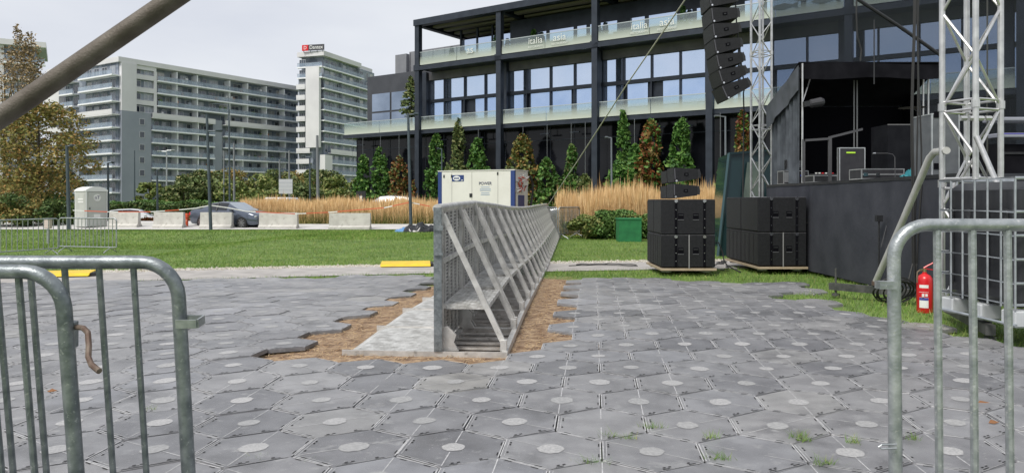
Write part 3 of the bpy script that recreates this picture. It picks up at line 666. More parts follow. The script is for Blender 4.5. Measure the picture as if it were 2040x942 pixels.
Y = tt.location.y; zt = H+(YH-153)*Y/F-6.6; zb = H+(YH-232)*Y/F-6.6; zz = rng.uniform(0, 1, 2400)
r_ = .85*np.interp(zz, [0, .15, .4, .8, 1], [.5, 1, .9, .4, .08])*np.sqrt(rng.uniform(.05, 1, 2400)); th = rng.uniform(0, 6.28, 2400); k = np.sin(zz*30+th) > -.55
Pp = np.stack([r_*np.cos(th), r_*np.sin(th), zb+zz*(zt-zb)-r_*.15], 1)[k]
npmesh('crown', leaf_quads(Pp, .12, .6), 4, LO, tt); MB().tube([(0, 0, 0), (0.02, 0, zb), (0, 0, zt-.3)], [.06, .045, .01], 6).build('trunk', BARK, tt)

def tree(px, Y, zb, base_z, crown_r, top_py, label, m, name='tree', n=26, per=260, size=.16, cx=0, group=None, lobes=None, gap=0):
    X = X_(px, Y); zt = H+(YH-top_py)*Y/F; t = thing(name, label, 'tree' if name == 'tree' else 'shrub', (X, Y, base_z), 0, group)
    cl = []; hh = zt-base_z; mid = zb+(hh-zb)*.5
    for i in range(n):
        a = random.uniform(0, 6.28); zf = random.random(); rad = crown_r*math.sqrt(max(0.05, 1-(2*zf-1)**2*.9))*random.uniform(.25, .95)
        s = crown_r*random.uniform(.22, .40); cl.append(((rad*math.cos(a)+cx, rad*math.sin(a), zb+s*.4+zf*(hh-zb-s*1.1)), (s, s, s*.62)))
    npmesh('crown', cloud(cl, per, size), 4, m, t)
    if name == 'tree':
        b = MB(); b.tube([(0, 0, -.1), (.05, 0, zb*.6), (0, .05, mid), (.05, 0, hh*.85)], [.04*crown_r+.05, .03*crown_r+.04, .02*crown_r+.02, .02], 8); b.build('trunk', BARK, t, True)
        for c, r in cl[:9]:
            b = MB(); s0 = Vector((0, 0, min(c[2]*.6, mid))); e = Vector(c); b.tube([s0, s0.lerp(e, .5)+Vector((0, 0, .1)), e], [.02*crown_r+.01, .012*crown_r, .006], 6); b.build('limb', BARK, t)
    return t
tree(76, 45, 1.4, -.5, 3.5, 195, 'large loose autumn tree with olive-orange leaves at the left edge behind the steel pole', LT, n=44, per=330, size=.10)
tree(8, 47, 2.2, -.5, 2.9, 90, 'taller thin-topped autumn tree at the far left edge, brownish above the pole', mat('brown_leaves', (1, 1, 1), .6, island=[(0, (.15, .11, .055)), (.6, (.28, .20, .10)), (1, (.38, .29, .16))]), n=26, per=130, size=.09)
t = thing('tree', 'bare-topped young tree whose thin twigs stand against the sky at the upper left', 'tree', (X_(38, 46), 46, -.4)); b = MB(); tw_ = []
for i in range(9):
    a = random.uniform(-.25, .35); z1 = random.uniform(9.0, 12.3); e = (a*3.0+random.uniform(-.3, .6), random.uniform(-.5, .5), z1); b.tube([(0, 0, 3), (a, 0, 6), e], [.05, .03, .006], 5); tw_ += [((e[0]-a*.5*k_, e[1], z1-.35*k_), (.28, .28, .3)) for k_ in range(4)]
b.tube([(0, 0, -.1), (0, 0, 3.1)], [.08, .05], 7); b.build('trunk', BARK, t); npmesh('crown', cloud(tw_, 42, .09), 4, MATS['brown_leaves'], t)
for px, Y, r, top, lab, m in (
  (10, 40, 1.9, 383, 'dark bushy shrub at the left frame edge behind the crowd barrier', LTD), (60, 41, 1.7, 388, 'rust-brown shrub under the autumn tree', LT),
  (112, 41, 1.3, 396, 'dark green shrub beside the dark lamp post left of the toilet cabin', LTD), (105, 47, 2.0, 325, 'green shrub rising behind the toilet cabin to its left', LTB), (0, 50, 3, 330, 'dark green tree-high shrub deep behind the left edge', LTD)):
    tree(px, Y, .1, gz(X_(px, Y), Y)-.1, r, top, lab, m, 'shrub', n=16, per=260, size=.085, group='shrubs under the left trees')
for px, Y, r, top, lab, m, zb in (
  (400, 95, 4.2, 335, 'broad olive-green tree in front of the long apartment block, left of the tall dark lamp', LO, 1.0), (450, 110, 4.4, 332, 'brownish tree behind the tallest street lamp', LT, 1.0),
  (508, 92, 4.2, 340, 'rounded bright green tree right of the tallest street lamp', LX, .8), (560, 120, 4.5, 335, 'reddish-olive tree behind the white billboard', LO, 1.0),
  (600, 125, 4.5, 338, 'olive tree between the billboard and the tower foot', LT, .8), (645, 110, 4.0, 333, 'dark green tree at the foot of the pale tower', LO, .8), (680, 105, 3.5, 345, 'green tree at the left corner of the black glass hall', LX, .6), (297, 105, 2.0, 362, 'small light green tree before the ground floor of the apartment block', LX, .6), (365, 90, 2.6, 362, 'low olive tree at the left end of the tree row', LO, .5), (540, 85, 2.6, 372, 'low green bushy tree under the billboard', LX, .5), (620, 88, 2.6, 366, 'low dark bushy tree left of the concrete-grey mast', LO, .5)):
    tree(px, Y, zb, -1.0, r, top, lab, m, n=24, per=300, size=.22, group='trees in front of the apartment buildings')
def hedge(x0, x1, Y, zt, label, m, d=1.2, n=9000, base=-1):
    t = thing('hedge', label, 'hedge', ((x0+x1)/2, Y, base)); L_ = x1-x0
    P = np.stack([rng.uniform(-L_/2, L_/2, n), rng.uniform(-d/2, d/2, n), rng.uniform(0, 1, n)**.6*(zt-base)], 1); P[:, 2] *= 1+.06*np.sin(P[:, 0]*1.3)
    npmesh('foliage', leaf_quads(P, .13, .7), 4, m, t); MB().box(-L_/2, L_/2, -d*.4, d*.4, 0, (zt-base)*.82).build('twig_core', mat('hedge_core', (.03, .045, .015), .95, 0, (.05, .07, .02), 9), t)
hedge(X_(215, 68), X_(500, 68), 68, 1.0, 'clipped green hedge running behind the dark parked car and silver car', LTD, 1.6, 16000)
hedge(X_(210, 74), X_(700, 74), 75, 1.25, 'long lighter hedge row behind the clipped hedge', LTB, 1.5, 16000)
hedge(X_(215, 52), X_(385, 52), 52, .05, 'low reddish hedge behind the silver car roof', LR, 1.4, 7000)
hedge(X_(262, 47.5), X_(302, 47.5), 47.5, -.25, 'low brownish shrub bed seen in the gap between two concrete blocks', LO, 1.0, 1800, -.4)

# tall feather grasses
REED = mat('reed_plumes', (1, 1, 1), .85, island=[(0, (.46, .28, .12)), (.5, (.66, .44, .21)), (1, (.78, .58, .32))], spec=.1)
REEDG = mat('reed_leaves', (1, 1, 1), .8, island=[(0, (.08, .11, .03)), (.5, (.19, .19, .06)), (1, (.36, .28, .13))], spec=.1)
def reeds(name, poly_f, n, h, label, hs=.26):
    P = poly_f(n); n = len(P); hh = h*rng.normal(1, hs*.5, n)*(1+.07*np.sin(P[:, 0]*1.7)+.07*np.sin(P[:, 0]*5.1+P[:, 1]*3)+.05*np.sin(P[:, 0]*13+P[:, 1]*7)); an = rng.uniform(0, 6.28, n); ln = np.stack([np.cos(an), np.sin(an), 0*an], 1)*rng.uniform(0, .30, n)[:, None]
    t = thing(name, label, 'grass'); t['kind'] = 'stuff'
    wv = np.stack([np.cos(an+1.57), np.sin(an+1.57)*.3, 0*an], 1)
    top = P+ln; top[:, 2] += hh; m1 = P+ln*.55; m1[:, 2] += hh*.62; mid = P+ln*.8; mid[:, 2] += hh*.8
    plume = np.stack([m1, mid-wv*.013, top, mid+wv*.013], 1).reshape(-1, 3)
    stalk = np.stack([P-wv*.006, P+wv*.006, m1+wv*.005, m1-wv*.005], 1).reshape(-1, 3)
    o1 = npmesh('plumes', plume, 4, REED, t); o2 = npmesh('stalks', stalk, 4, REED, t)
    k = rng.uniform(0, 1, n) < .9; Q = P[k]; L1 = blades(Q, h*.62, .03, .30); L2 = blades(Q+rng.normal(size=Q.shape)*np.array([.1, .1, 0]), h*.36, .035, .5)
    npmesh('leaves', np.concatenate([L1, L2]), 3, REEDG, t)
    for c in t.children: c['kind'] = 'stuff'
    return t
def pf1(n):
    y = rng.uniform(41.8, 46.5, n); a = rng.uniform(-.365, -.095, n); x = a*y; return np.stack([x, y, g(x, y)], 1)
reeds('feather_grass', pf1, 16000, 1.2, 'long bed of straw-coloured feather grass behind the concrete blocks, left of the generator')
def pf2(n):
    y = rng.uniform(27.4, 33.5, n); a = rng.uniform(.062, .32, n); x = a*y; k = y > 27.4+1.6*(a < .1); return np.stack([x, y, g(x, y)], 1)[k]
reeds('feather_grass', pf2, 15000, 1.62, 'tall bed of golden feather grass between the barrier end and the speaker stacks')
for i, (px, r) in enumerate(((1165, .95), (1208, 1.1), (1268, 1.0), (1310, .9), (1440, 1.0), (1236, .9))):
    t = tree(px, 26.8, .02, gz(0, 27)-.05, r, 424-(8 if i % 2 else 0), ['low leafy shrub at the left foot of the golden grass bed', 'dense green shrub left of the green box', 'low shrub right behind the green box', 'dark shrub between the green box and the left speaker stack', 'green shrub in the gap between the two speaker stacks', 'small rounded shrub between the dense one and the green box'][i], LX if i % 2 == 0 else LTB, 'shrub', n=18, per=300, size=.06, group='shrubs at the foot of the golden grass')

# ================================================================= STEEL BARRIERS ON THE PAVING
def section_proto():
    t = thing('stage_barrier_section', '', 'barrier'); Ls = 1.075
    m = MB()
    m.add([(-.78, 0.006, .004), (-.70, 0.006, .036), (-.01, 0.006, .036), (-.78, Ls-.006, .004), (-.70, Ls-.006, .036), (-.01, Ls-.006, .036), (-.78, .006, -.01), (-.01, .006, -.01), (-.78, Ls-.006, -.01), (-.01, Ls-.006, -.01)],
          [(0, 1, 4, 3), (1, 2, 5, 4), (0, 3, 8, 6), (6, 7, 2, 1, 0), (3, 4, 5, 9, 8), (6, 8, 9, 7)])
    for i in range(16):                       # raised chequer bars
        for j in range(22):
            x = -.68+i*.042; y = .03+j*.0475; d = .012 if (i+j) % 2 else -.012
            m.add([(x-.012, y-d-.002, .0365), (x-.012, y-d+.003, .0365), (x+.012, y+d+.003, .0395), (x+.012, y+d-.002, .0395)], [(0, 3, 2, 1)])
    m.build('floor_plate', ALU_L, t)
    m = MB(); m.box(-.80, .56, -.012, .004, -.01, .05); m.box(.515, .56, .006, Ls-.006, -.01, .055); m.box(0.002, .05, .006, Ls-.006, -.01, .045)
    m.box(.05, .514, Ls-.04, Ls-.006, -.005, .045)
    m.build('base_frame', ALU_W, t)
    for y in (.16, .36, .56, .78): MB().box(.052, .513, y, y+.07, .02, .03).box(.052, .513, y, y+.006, -.005, .05).build('rung', ALU_W, t)
    m = MB(); m.box(-.012, -.006, .01, Ls-.01, .05, 1.20)
    for i in range(37): z = .07+i*.0303; m.box(-.0055, .008, .03, Ls-.03, z, z+.017, 1)
    w_ = m.build('wall_panel', [mat('panel_backing', (.15, .147, .14), .7, .2), mat('perforated_panel', (.36, .355, .34), .55, .45, (.50, .495, .48), 5, .4, 130, spots=[((.22, .20, .17), 6, .58, .75)])], t)
    for y in (.012, .22, .43, .64, .85, 1.03): MB().box(.006, .035 if y in (.012, 1.03) else .02, y, y+.032, .05, 1.19).build('stiffener', ALU_W, w_)
    m = MB(); m.box(.0205, .045, .05, Ls-.05, .76, .80); m.box(.0205, .045, .05, Ls-.05, .39, .42); m.build('cross_rail', ALU_W, w_)
    m = MB(); m.tube([(-.01, .001, 1.205), (-.01, Ls-.001, 1.205)], .037, 12); m.build('top_rail', ALU_W, t, True)
    for y in (.055, Ls-.055):
        m = MB(); m.bar((.03, y, 1.16), (.53, y, .10), .045, .03, up=(0, 1, 0)); m.box(.50, .55, y-.03, y+.03, .05, .14); m.build('diagonal_brace', ALU_W, t)
        k = MB(); k.prism([(0, 0), (.12, 0), (.08, .07), (.1, .13), (.03, .2), (0, .2)], (.037, y-.012, .046), (1, 0, 0), (0, 0, 1), (0, .024, 0)); k.build('bracket', ALU_W, t)
    m = MB(); z = .42
    m.box(.047, .40, .09, .10, z-.04, z); m.box(.047, .40, Ls-.10, Ls-.09, z-.04, z); m.box(.047, .057, .1005, Ls-.1005, z-.04, z); m.box(.39, .40, .1005, Ls-.1005, z-.04, z)
    for i in range(9): x = .062+i*.037; m.box(x, x+.020, .1005, Ls-.1005, z-.012, z-.002)
    for j in range(12): y = .14+j*.068; m.box(.057, .39, y, y+.022, z-.0115, z+.002)
    m.build('step', ALU_L, t)
    return t
ordn = ['nearest', 'second', 'third', 'fourth', 'fifth', 'sixth', 'seventh', 'eighth', 'ninth', 'tenth', 'eleventh', 'twelfth', 'thirteenth', 'fourteenth', 'fifteenth', 'sixteenth', 'seventeenth', 'eighteenth', 'nineteenth', 'twentieth', 'twenty-first', 'farthest']
sp = section_proto(); sp['group'] = 'sections of the metal stage barrier'
base = Vector((-.595, 6.03)); dv = Vector((.084, .9965)); NS = 22
zc = [6, 8, 10, 12.5, 15, 17.5, 28]; zo = [.0, .035, .0, -.06, -.09, -.10, -.075]
for i in range(NS):
    p = base+dv*1.075*i; z0 = float(np.interp(p.y, zc, zo)); z1 = float(np.interp(p.y+1.07, zc, zo)); sl = (z1-z0)/1.07
    lab = f'{ordn[i]} section of the aluminium stage barrier'+(', its end wall and step facing us' if i == 0 else ', counted from the near end' if i < NS-1 else ', where the steel crowd barriers begin')
    t = sp if i == 0 else dup(sp); t['label'] = lab; t.location = (p.x, p.y, z0); t.rotation_euler = (sl, 0, -math.atan2(.084, 1))
# end plate on the near section
e = MB(); e.box(-.035, .03, -.022, -.013, .05, 1.215); e.box(-.03, .045, -.04, -.0225, 1.03, 1.07); e.box(-.03, .045, -.04, -.0225, .83, .85); e.build('end_plate', GALV_D, sp)

def crowd_barrier(label, p0, p1, h=1.1, n=14, m=GALV, lean=0, rail=.021, bar=.0085, group=None, zs=None, bars=None, feet=True, bottom=.18):
    p0, p1 = Vector(p0), Vector(p1); Ln = (p1-p0).length; z = p0.z
    t = thing('crowd_barrier', label, 'barrier', p0, 0, group); t.rotation_euler = (lean, 0, math.atan2(p1.y-p0.y, p1.x-p0.x))
    if abs(p1.z-p0.z) > .01: t.rotation_euler[1] = -math.atan2(p1.z-p0.z, Ln)
    r = .10; arc = lambda cx, cz, a0, a1: [(cx+r*math.cos(R(a)), 0, cz+r*math.sin(R(a))) for a in np.linspace(a0, a1, 8)]
    pts = [(0, 0, bottom)]+arc(r, h-r, 180, 90)+arc(Ln-r, h-r, 90, 0)+[(Ln, 0, bottom)]
    MB().tube(pts, rail, 12).tube([(0, 0, bottom), (Ln, 0, bottom)], rail*.8, 8).build('frame', m, t, True)
    bx = bars or [Ln*(i+1)/(n+1) for i in range(n)]
    bmesh_ = MB().tube([(0, 0, bottom), (0, 0, h-.01)], bar, 8).build('bar', m, t, True); bmesh_.location = (bx[0], 0, 0)
    for x in bx[1:]: c = bmesh_.copy(); COL.objects.link(c); c.parent = t; c.location = (x, 0, 0)
    if feet:
        for x in (.25, Ln-.25): MB().tube([(x, -.28, .0), (x, -.22, .05), (x, 0, bottom-.02), (x, .22, .05), (x, .28, 0)], rail*.8, 8).build('foot', m, t, True)
    return t
def local_pts(t, pts):
    bpy.context.view_layer.update(); M = t.matrix_world.inverted(); return [M @ p for p in pts]
GB = 'galvanized crowd barriers closest to the camera'
lean = R(7)
def near_x(px, Y): return X_(px, Y)
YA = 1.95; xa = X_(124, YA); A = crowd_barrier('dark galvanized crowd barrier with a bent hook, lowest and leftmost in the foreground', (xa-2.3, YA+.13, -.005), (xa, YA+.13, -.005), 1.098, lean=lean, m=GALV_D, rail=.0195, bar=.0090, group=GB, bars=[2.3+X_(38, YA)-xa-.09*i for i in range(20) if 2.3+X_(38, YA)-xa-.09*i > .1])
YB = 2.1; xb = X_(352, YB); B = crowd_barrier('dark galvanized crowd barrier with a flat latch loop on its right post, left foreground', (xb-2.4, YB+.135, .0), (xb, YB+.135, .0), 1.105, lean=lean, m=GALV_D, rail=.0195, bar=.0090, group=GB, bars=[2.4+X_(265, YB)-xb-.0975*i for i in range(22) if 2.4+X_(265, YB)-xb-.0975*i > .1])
hk = [at(px, py, YA+.05-.02*i) for i, (px, py) in enumerate([(134, 652), (150, 651), (166, 653), (175, 662), (177, 688), (176, 711), (182, 726), (198, 739)])]
MB().tube(local_pts(A, hk), .0075, 8).build('hook', RUST, A, True)
pl = local_pts(A, [at(141, 640, YA+.03), at(141, 690, YA+.04)]); MB().bar(pl[0], pl[1], .02, .03).build('hook_plate', GALV_D, A)
lt = local_pts(B, [at(358, 640, YB), at(399, 640, YB)]); m = MB(); a, b = lt
for s in (0, -.001): pass
m.box(a.x, b.x, a.y-.028, a.y-.023, a.z-.012, a.z+.012); m.box(a.x, b.x, a.y+.023, a.y+.028, a.z-.012, a.z+.012); m.box(b.x-.001, b.x+.004, a.y-.023, a.y+.023, a.z-.012, a.z+.012); m.build('latch_loop', GALV, B)
YC = 2.2; xc = X_(1787, YC)
C_ = crowd_barrier('light galvanized crowd barrier in the right foreground, in front of the caged water tank', (xc, YC, .0), (xc+2.3, YC-.02, 0), 1.198, m=GALV, rail=.019, bar=.0115, group=GB, bars=[X_(1874, YC)-xc+.1045*i for i in range(21)], lean=R(-1))
m = MB(); q = local_pts(C_, [at(1752, 568, YC-.02), at(1786, 568, YC-.02)]); m.box(q[0].x, q[1].x, q[0].y-.004, q[0].y+.03, q[0].z-.011, q[0].z+.011); m.build('hinge_plate', GALV, C_)
q = local_pts(C_, [at(px, py, YC-.02) for px, py in ((1786, 884), (1756, 885), (1750, 889), (1756, 893), (1786, 892))]); MB().tube(q, .003, 6).build('lower_loop', GALV, C_)
GF = 'crowd barriers beyond the paving'
def gp(x, y): return (x, y, gz(x, y))
for lab, a, b in (('crowd barrier at the left frame edge, its rail sloping up to the shrubs', (X_(-45, 21.5), 21.5), (X_(116, 24), 24)), ('crowd barrier standing on the lawn in front of the toilet cabin', (X_(118, 25), 25), (X_(232, 24.4), 24.4)),
                  ('crowd barrier panel end-on directly behind the far end of the stage barrier', (1.24, 28.3), (1.60, 26.42)), ('crowd barrier panel right of the stage barrier end, against the golden grass', (1.66, 26.35), (2.55, 28.1))):
    crowd_barrier(lab, gp(*a), gp(*b), 1.13, n=14, m=GALV, group=GF, rail=.023, bar=.012)

# ================================================================= STAGE
sk = thing('stage', 'black-draped raised stage deck on the right, its long skirt running towards the camera', 'stage', (5.42, 9.0, 0))
DZ = 1.6; V = []; nn = 160
for i in range(nn+1):
    y = i*6.8/nn; wv_ = .006*math.sin(y*4)+.004*math.sin(y*11+1)
    for z, k in ((0, 1.4), (.8, 1), (DZ, .15)): V.append((-.01+wv_*k, y, z))
m = MB().add(V, [(i*3+j, i*3+3+j, i*3+4+j, i*3+1+j) for i in range(nn) for j in range(2)]); m.box(0.03, 9, -.02, 0, 0, DZ); m.build('skirt', SKIRT, sk, True)
MB().box(.0, 9, .0, 6.8, DZ-.08, DZ-.002).box(.05, 8.9, .1, 6.7, 0, DZ-.081).build('deck', mat('deck_plywood', (.03, .03, .032), .7, 0, (.05, .05, .05), 3), sk)
MB().box(-.018, .02, 0, 6.8, DZ-.045, DZ+.004).build('deck_edge', BLACK, sk)

tent = thing('backline_tent', 'black cloth tent open at the front, standing on the stage beneath its dark valance', 'tent', (5.55, 14.28, DZ))
TH = 2.3; TW = 2.72; TD = 1.5
def folds(a, b, z0f, z1f, n, amp, m, name, parent, fr=12.):
    a, b = Vector(a), Vector(b); d = b-a; nrm = Vector((-d.y, d.x, 0)).normalized(); V = []
    for i in range(n+1):
        t_ = i/n; w_ = math.sin(t_*fr*6.28)*amp+math.sin(t_*fr*2.3*6.28+1)*amp*.4
        for k in range(5): z = z0f(t_)+(z1f(t_)-z0f(t_))*k/4; p = a+d*t_+nrm*w_*(1-.6*k/4); V.append((p.x, p.y, z))
    return MB().add(V, [(i*5+k, i*5+5+k, i*5+6+k, i*5+1+k) for i in range(n) for k in range(4)]).build(name, m, parent, True)
CUR = mat('curtain_cloth', (.055, .062, .072), .9, 0, (.10, .113, .128), 3, .3, 25, spec=.1)
folds((0, .05, 0), (-.02, 1.5, 0), lambda t_: 0, lambda t_: TH-.06-.55*t_, 90, .03, CUR, 'side_curtain', tent, 7)
folds((-.03, .02, 0), (-.12, 1.6, 0), lambda t_: TH-.5-.62*t_, lambda t_: TH-.02-.6*t_, 60, .02, mat('curtain_flap', (.06, .07, .08), .9, 0, (.09, .10, .12), 4), 'side_flap', tent, 2)
folds((-.02, 0, 0), (TW+.02, -.02, 0), lambda t_: TH-.28-.02*math.sin(t_*9), lambda t_: TH+.02*math.sin(t_*5), 80, .012, CLOTH, 'valance', tent, 6)
MB().box(0, TW, TD, TD+.03, 0, TH-.63).box(TW, TW+.03, .9, TD, 0, TH-.45).build('lining', VOID, tent); MB().add([(-.03, .02, TH+.02), (TW+.04, .02, TH+.02), (TW+.04, TD+.05, TH-.62), (-.03, TD+.05, TH-.62), (-.03, .02, TH+.04), (TW+.04, .02, TH+.04), (TW+.04, TD+.05, TH-.60), (-.03, TD+.05, TH-.60)], [(3, 2, 1, 0), (4, 5, 6, 7), (0, 1, 5, 4), (1, 2, 6, 5), (2, 3, 7, 6), (3, 0, 4, 7)]).build('tent_roof', CLOTH, tent)
for x, y in ((0.02, -.03), (TW-.2, .3), (TW-.1, .3)): MB().tube([(x, y, 0), (x, y, TH if x > 1 else TH-.0)], .018, 8).build('pole', ALU, tent, True)
MB().tube([(.02, -.03, 1.55), (.35, .3, 2.2)], .012, 6).build('corner_brace', ALU, tent)
MB().tube([(1.36, .6, .0), (1.36, .6, TH)], .015, 6).tube([(1.30, .6, .0), (1.30, .6, TH)], .015, 6).build('rear_pole', mat('shaded_alloy', (.2, .2, .2), .4, .7), tent)  # alloy colour darkened to paint in the shade inside the tent

scr = MB().box(6.15, 15.5, 17.5, 17.505, 0.3, 9.2).build('scrim', glassy('scrim_mesh', (.50, .52, .55), .985, .9)); tag(scr, 'dark see-through mesh screen hanging behind the stage in front of the glass hall', 'screen')

def truss(name, label, p0, p1, wd=.3, rot=0., m=ALU, rc=.024, rb=.011, pitch=.42, group=None, flange=None):
    p0, p1 = Vector(p0), Vector(p1); d = p1-p0; Ln = d.length; t = thing(name, label, 'truss', p0, 0, group); d.normalize()
    u = Vector((math.cos(rot), math.sin(rot), 0)) if abs(d.z) > .9 else d.cross(Vector((0, 0, 1))).normalized(); v = d.cross(u)
    cs = [(u*a+v*b)*wd/2 for a, b in ((-1, -1), (1, -1), (1, 1), (-1, 1))]
    for c in cs: MB().tube([c, c+d*Ln], rc, 10).build('chord', m, t, True)
    n = max(1, round(Ln/pitch)); pt = Ln/n
    for f in range(4):
        a, b = cs[f], cs[(f+1) % 4]; mb = MB()
        for i in range(n):
            s, e = (a, b) if (i+f) % 2 else (b, a); mb.tube([s+d*pt*i, e+d*pt*(i+1)], rb, 6)
        mb.build('bracing', m, t)
    for z in (flange or []):
        mb = MB()
        for f in range(4):
            a, b = cs[f], cs[(f+1) % 4]; mb.tube([a+d*(z-.05), b+d*(z-.05)], rb, 6); mb.tube([a+d*(z+.05), b+d*(z+.05)], rb, 6)
            mb.tube([a+d*(z-.04), a+d*(z+.04)], rc*1.35, 10)
        mb.build('flange', m, t)
    return t
GT = 'aluminium stage towers'
t1 = truss('lattice_tower', 'thin aluminium lattice tower behind the right speaker stack', (5.57, 16.6, .0), (5.57, 16.6, 7.5), .31, R(18), rc=.026, pitch=.38, group=GT, flange=[1.3, 2.9, 4.55, 6.2])
t2 = truss('lattice_tower', 'large near aluminium lattice tower behind the caged water tank', (4.77, 7.72, .2), (4.77, 7.72, 7.3), .37, R(22), rc=.030, rb=.0145, pitch=.5, group=GT, flange=[1.25, 2.05, 4.0])
for cxy in ((.06, -.02), (.20, .05)): MB().tube([(cxy[0], cxy[1], .9), (cxy[0]+.005, cxy[1], 7)], .008, 5).build('hoist_chain', mat('chain', (.12, .12, .11), .4, .8), t2)
c = MB()
for x in (-.22, -.13, -.05, .03): c.tube([(x-.03, -.23, 1.90), (x+.03, -.23, 1.90)], .026, 8)
c.build('clamp', ALU, t2)
MB().tube([at(1945, 272, 7.35)-Vector((4.77, 7.72, .2)), Vector((-.03, -.55, 1.1)), Vector((-.14, -.52, .75))], .028, 10).build('stub_tube', ALU, t2, True)
truss('roof_truss', 'horizontal roof truss joining the two lattice towers high above the frame', (4.77, 7.72, 7.5), (5.57, 16.6, 7.75), .4, rc=.025, pitch=.6)
truss('roof_truss', 'short cantilever truss arm carrying the hanging speakers', (3.6, 14.95, 7.1), (5.9, 16.45, 7.1), .3, rc=.025, pitch=.45)
# outrigger
o = thing('outrigger', 'dark steel outrigger beam with screw jack and white diagonal tube at the tower foot', 'support', (4.77, 8.6, 0)); L0 = Vector(o.location)
OUTR = mat('outrigger_steel', (.05, .055, .05), .6, .3, (.10, .10, .095), 12)
MB().bar(Vector((4.22, 9.86, .14))-L0, Vector((5.3, 8.7, .14))-L0, .08, .09).build('beam', OUTR, o)
MB().bar(Vector((4.66, 7.95, .13))-L0, Vector((4.22, 6.55, .13))-L0, .08, .09).build('beam', OUTR, o)
for x, y in ((4.27, 9.8), (4.30, 6.68)): MB().tube([Vector((x, y, .03))-L0, Vector((x, y, .38))-L0], .014, 8).lathe([(.05, 0), (.05, .03)], Vector((x, y, .02))-L0).build('screw_jack', OUTR, o)
MB().tube([at(1745, 560, 9.42)-L0, at(1800, 436, 8.8)-L0, at(1852, 314, 8.2)-L0, at(1862, 303, 8.1)-L0, at(1886, 300, 7.75)-L0], .038, 12).build('diagonal_tube', mat('white_tube', (.50, .50, .47), .4, .3, (.6, .6, .57), 6), o, True)
MB().lathe([(.05, 0), (.05, .05)], at(1745, 568, 9.42)-L0).build('clamp', RUST, o)

# caged tank
ib = thing('caged_water_tank', 'black plastic tank in a galvanized wire cage, ballast at the foot of the near tower', 'tank', (4.2, 6.2, .2))
ib.rotation_euler = (0, 0, R(3)); IW, ID, IH = 1.18, 1.0, 1.10
TANK = mat('tank_plastic', (.014, .015, .018), .38, 0, (.03, .032, .036), 3, .2, 8)
CAGE = mat('cage_tube', (.36, .39, .41), .38, .75, (.50, .53, .55), 10)
MB().bevbox(.035, IW-.035, .035, ID-.035, .16, .16+IH-.025, .07).build('tank_body', TANK, ib, True)
for j in range(4): MB().tube([(.028, .14+j*.24, .3), (.028, .14+j*.24, 1.0)], .02, 6).build('tank_rib', TANK, ib)
MB().lathe([(.13, 0), (.13, .05), (.1, .06)], (.55, .5, .16+IH-.04)).build('tank_lid', BLACK, ib)
cg = MB()
for z in (.20, .38, .58, .78, .98, .16+IH):
    r = .012 if z < 1.1 else .014; cg.tube([(0, 0, z), (0, ID, z), (IW, ID, z), (IW, 0, z)], r, 8, closed=True)
for j in range(7):
    y = ID*j/6; cg.tube([(0, y, .17), (0, y, .16+IH)], .010, 6); cg.tube([(IW, y, .17), (IW, y, .16+IH)], .010, 6)
for j in range(1, 7):
    x = IW*j/7; cg.tube([(x, 0, .17), (x, 0, .16+IH)], .010, 6); cg.tube([(x, ID, .17), (x, ID, .16+IH)], .010, 6)
cg.build('cage', CAGE, ib, True)
for x, y in ((0, 0), (.48, 0), (IW-.2, 0), (0, .42), (0, ID-.18), (IW-.2, ID-.18)):
    MB().bevbox(x+.005, x+.2, y+.005, y+.18, .005, .15, .015).build('pallet_foot', mat('grey_plastic', (.42, .44, .45), .5, 0, (.5, .52, .53), 5), ib)
MB().tube([(0, -.01, .03), (0, ID, .03)], .014, 6).build('pallet_skid', CAGE, ib)
MB().box(-.016, -.004, .62, .9, .72, .92).build('cage_label', mat('label_plate', (.04, .05, .06), .5), ib) if False else None

# extinguisher
p = G(1842, 622); fe = thing('fire_extinguisher', 'red fire extinguisher with a white label standing on the grass beside the caged tank', 'extinguisher', p, R(-12))
k = .95
MB().lathe([(.078, 0), (.083, .012), (.083, .36), (.078, .39), (.06, .42), (.035, .435), (.022, .445), (.022, .46)], n=28).build('cylinder', RED, fe, True)
lb = MB(); n = 10; V = []
for i in range(n+1): a = R(215+i*6.5); V += [(.0845*math.cos(a), .0845*math.sin(a), .06), (.0845*math.cos(a), .0845*math.sin(a), .32)]
lb.add(V, [(2*i, 2*i+2, 2*i+3, 2*i+1) for i in range(n)]); lbo = lb.build('label', WHITE, fe)
for z0, z1, mm in ((.24, .285, RED), (.145, .175, mat('label_blue', (.06, .07, .3), .5)), (.178, .235, RED)):
    V = [];
    for i in range(n+1): a = R(215.5+i*6.4); V += [(.0855*math.cos(a), .0855*math.sin(a), z0), (.0855*math.cos(a), .0855*math.sin(a), z1)]
    MB().add(V, [(2*i, 2*i+2, 2*i+3, 2*i+1) for i in range(n)]).build('label_band', mm, lbo)
MB().box(-.055, -.03, -.0885, -.087, .185, .222).box(-.02, .005, -.0885, -.087, .19, .22).build('label_marks', WHITE, lbo)
m = MB(); m.lathe([(.018, .46), (.018, .50)]); m.bar((0, 0, .49), (-.05, 0, .48), .02); m.build('valve', mat('brass', (.45, .36, .2), .35, .9), fe)
MB().bar((-.01, 0, .50), (.10, 0, .485), .018, .01).build('handle', RED, fe); MB().tube([(-.01, 0, .505), (.03, 0, .53), (.09, 0, .565)], .009, 6).build('lever', RED, fe)
MB().tube([(-.05, 0, .48), (-.085, -.03, .46), (-.092, -.04, .40), (-.09, -.04, .34)], .008, 6).build('hose', mat('hose_tan', (.16, .12, .08), .6), fe)

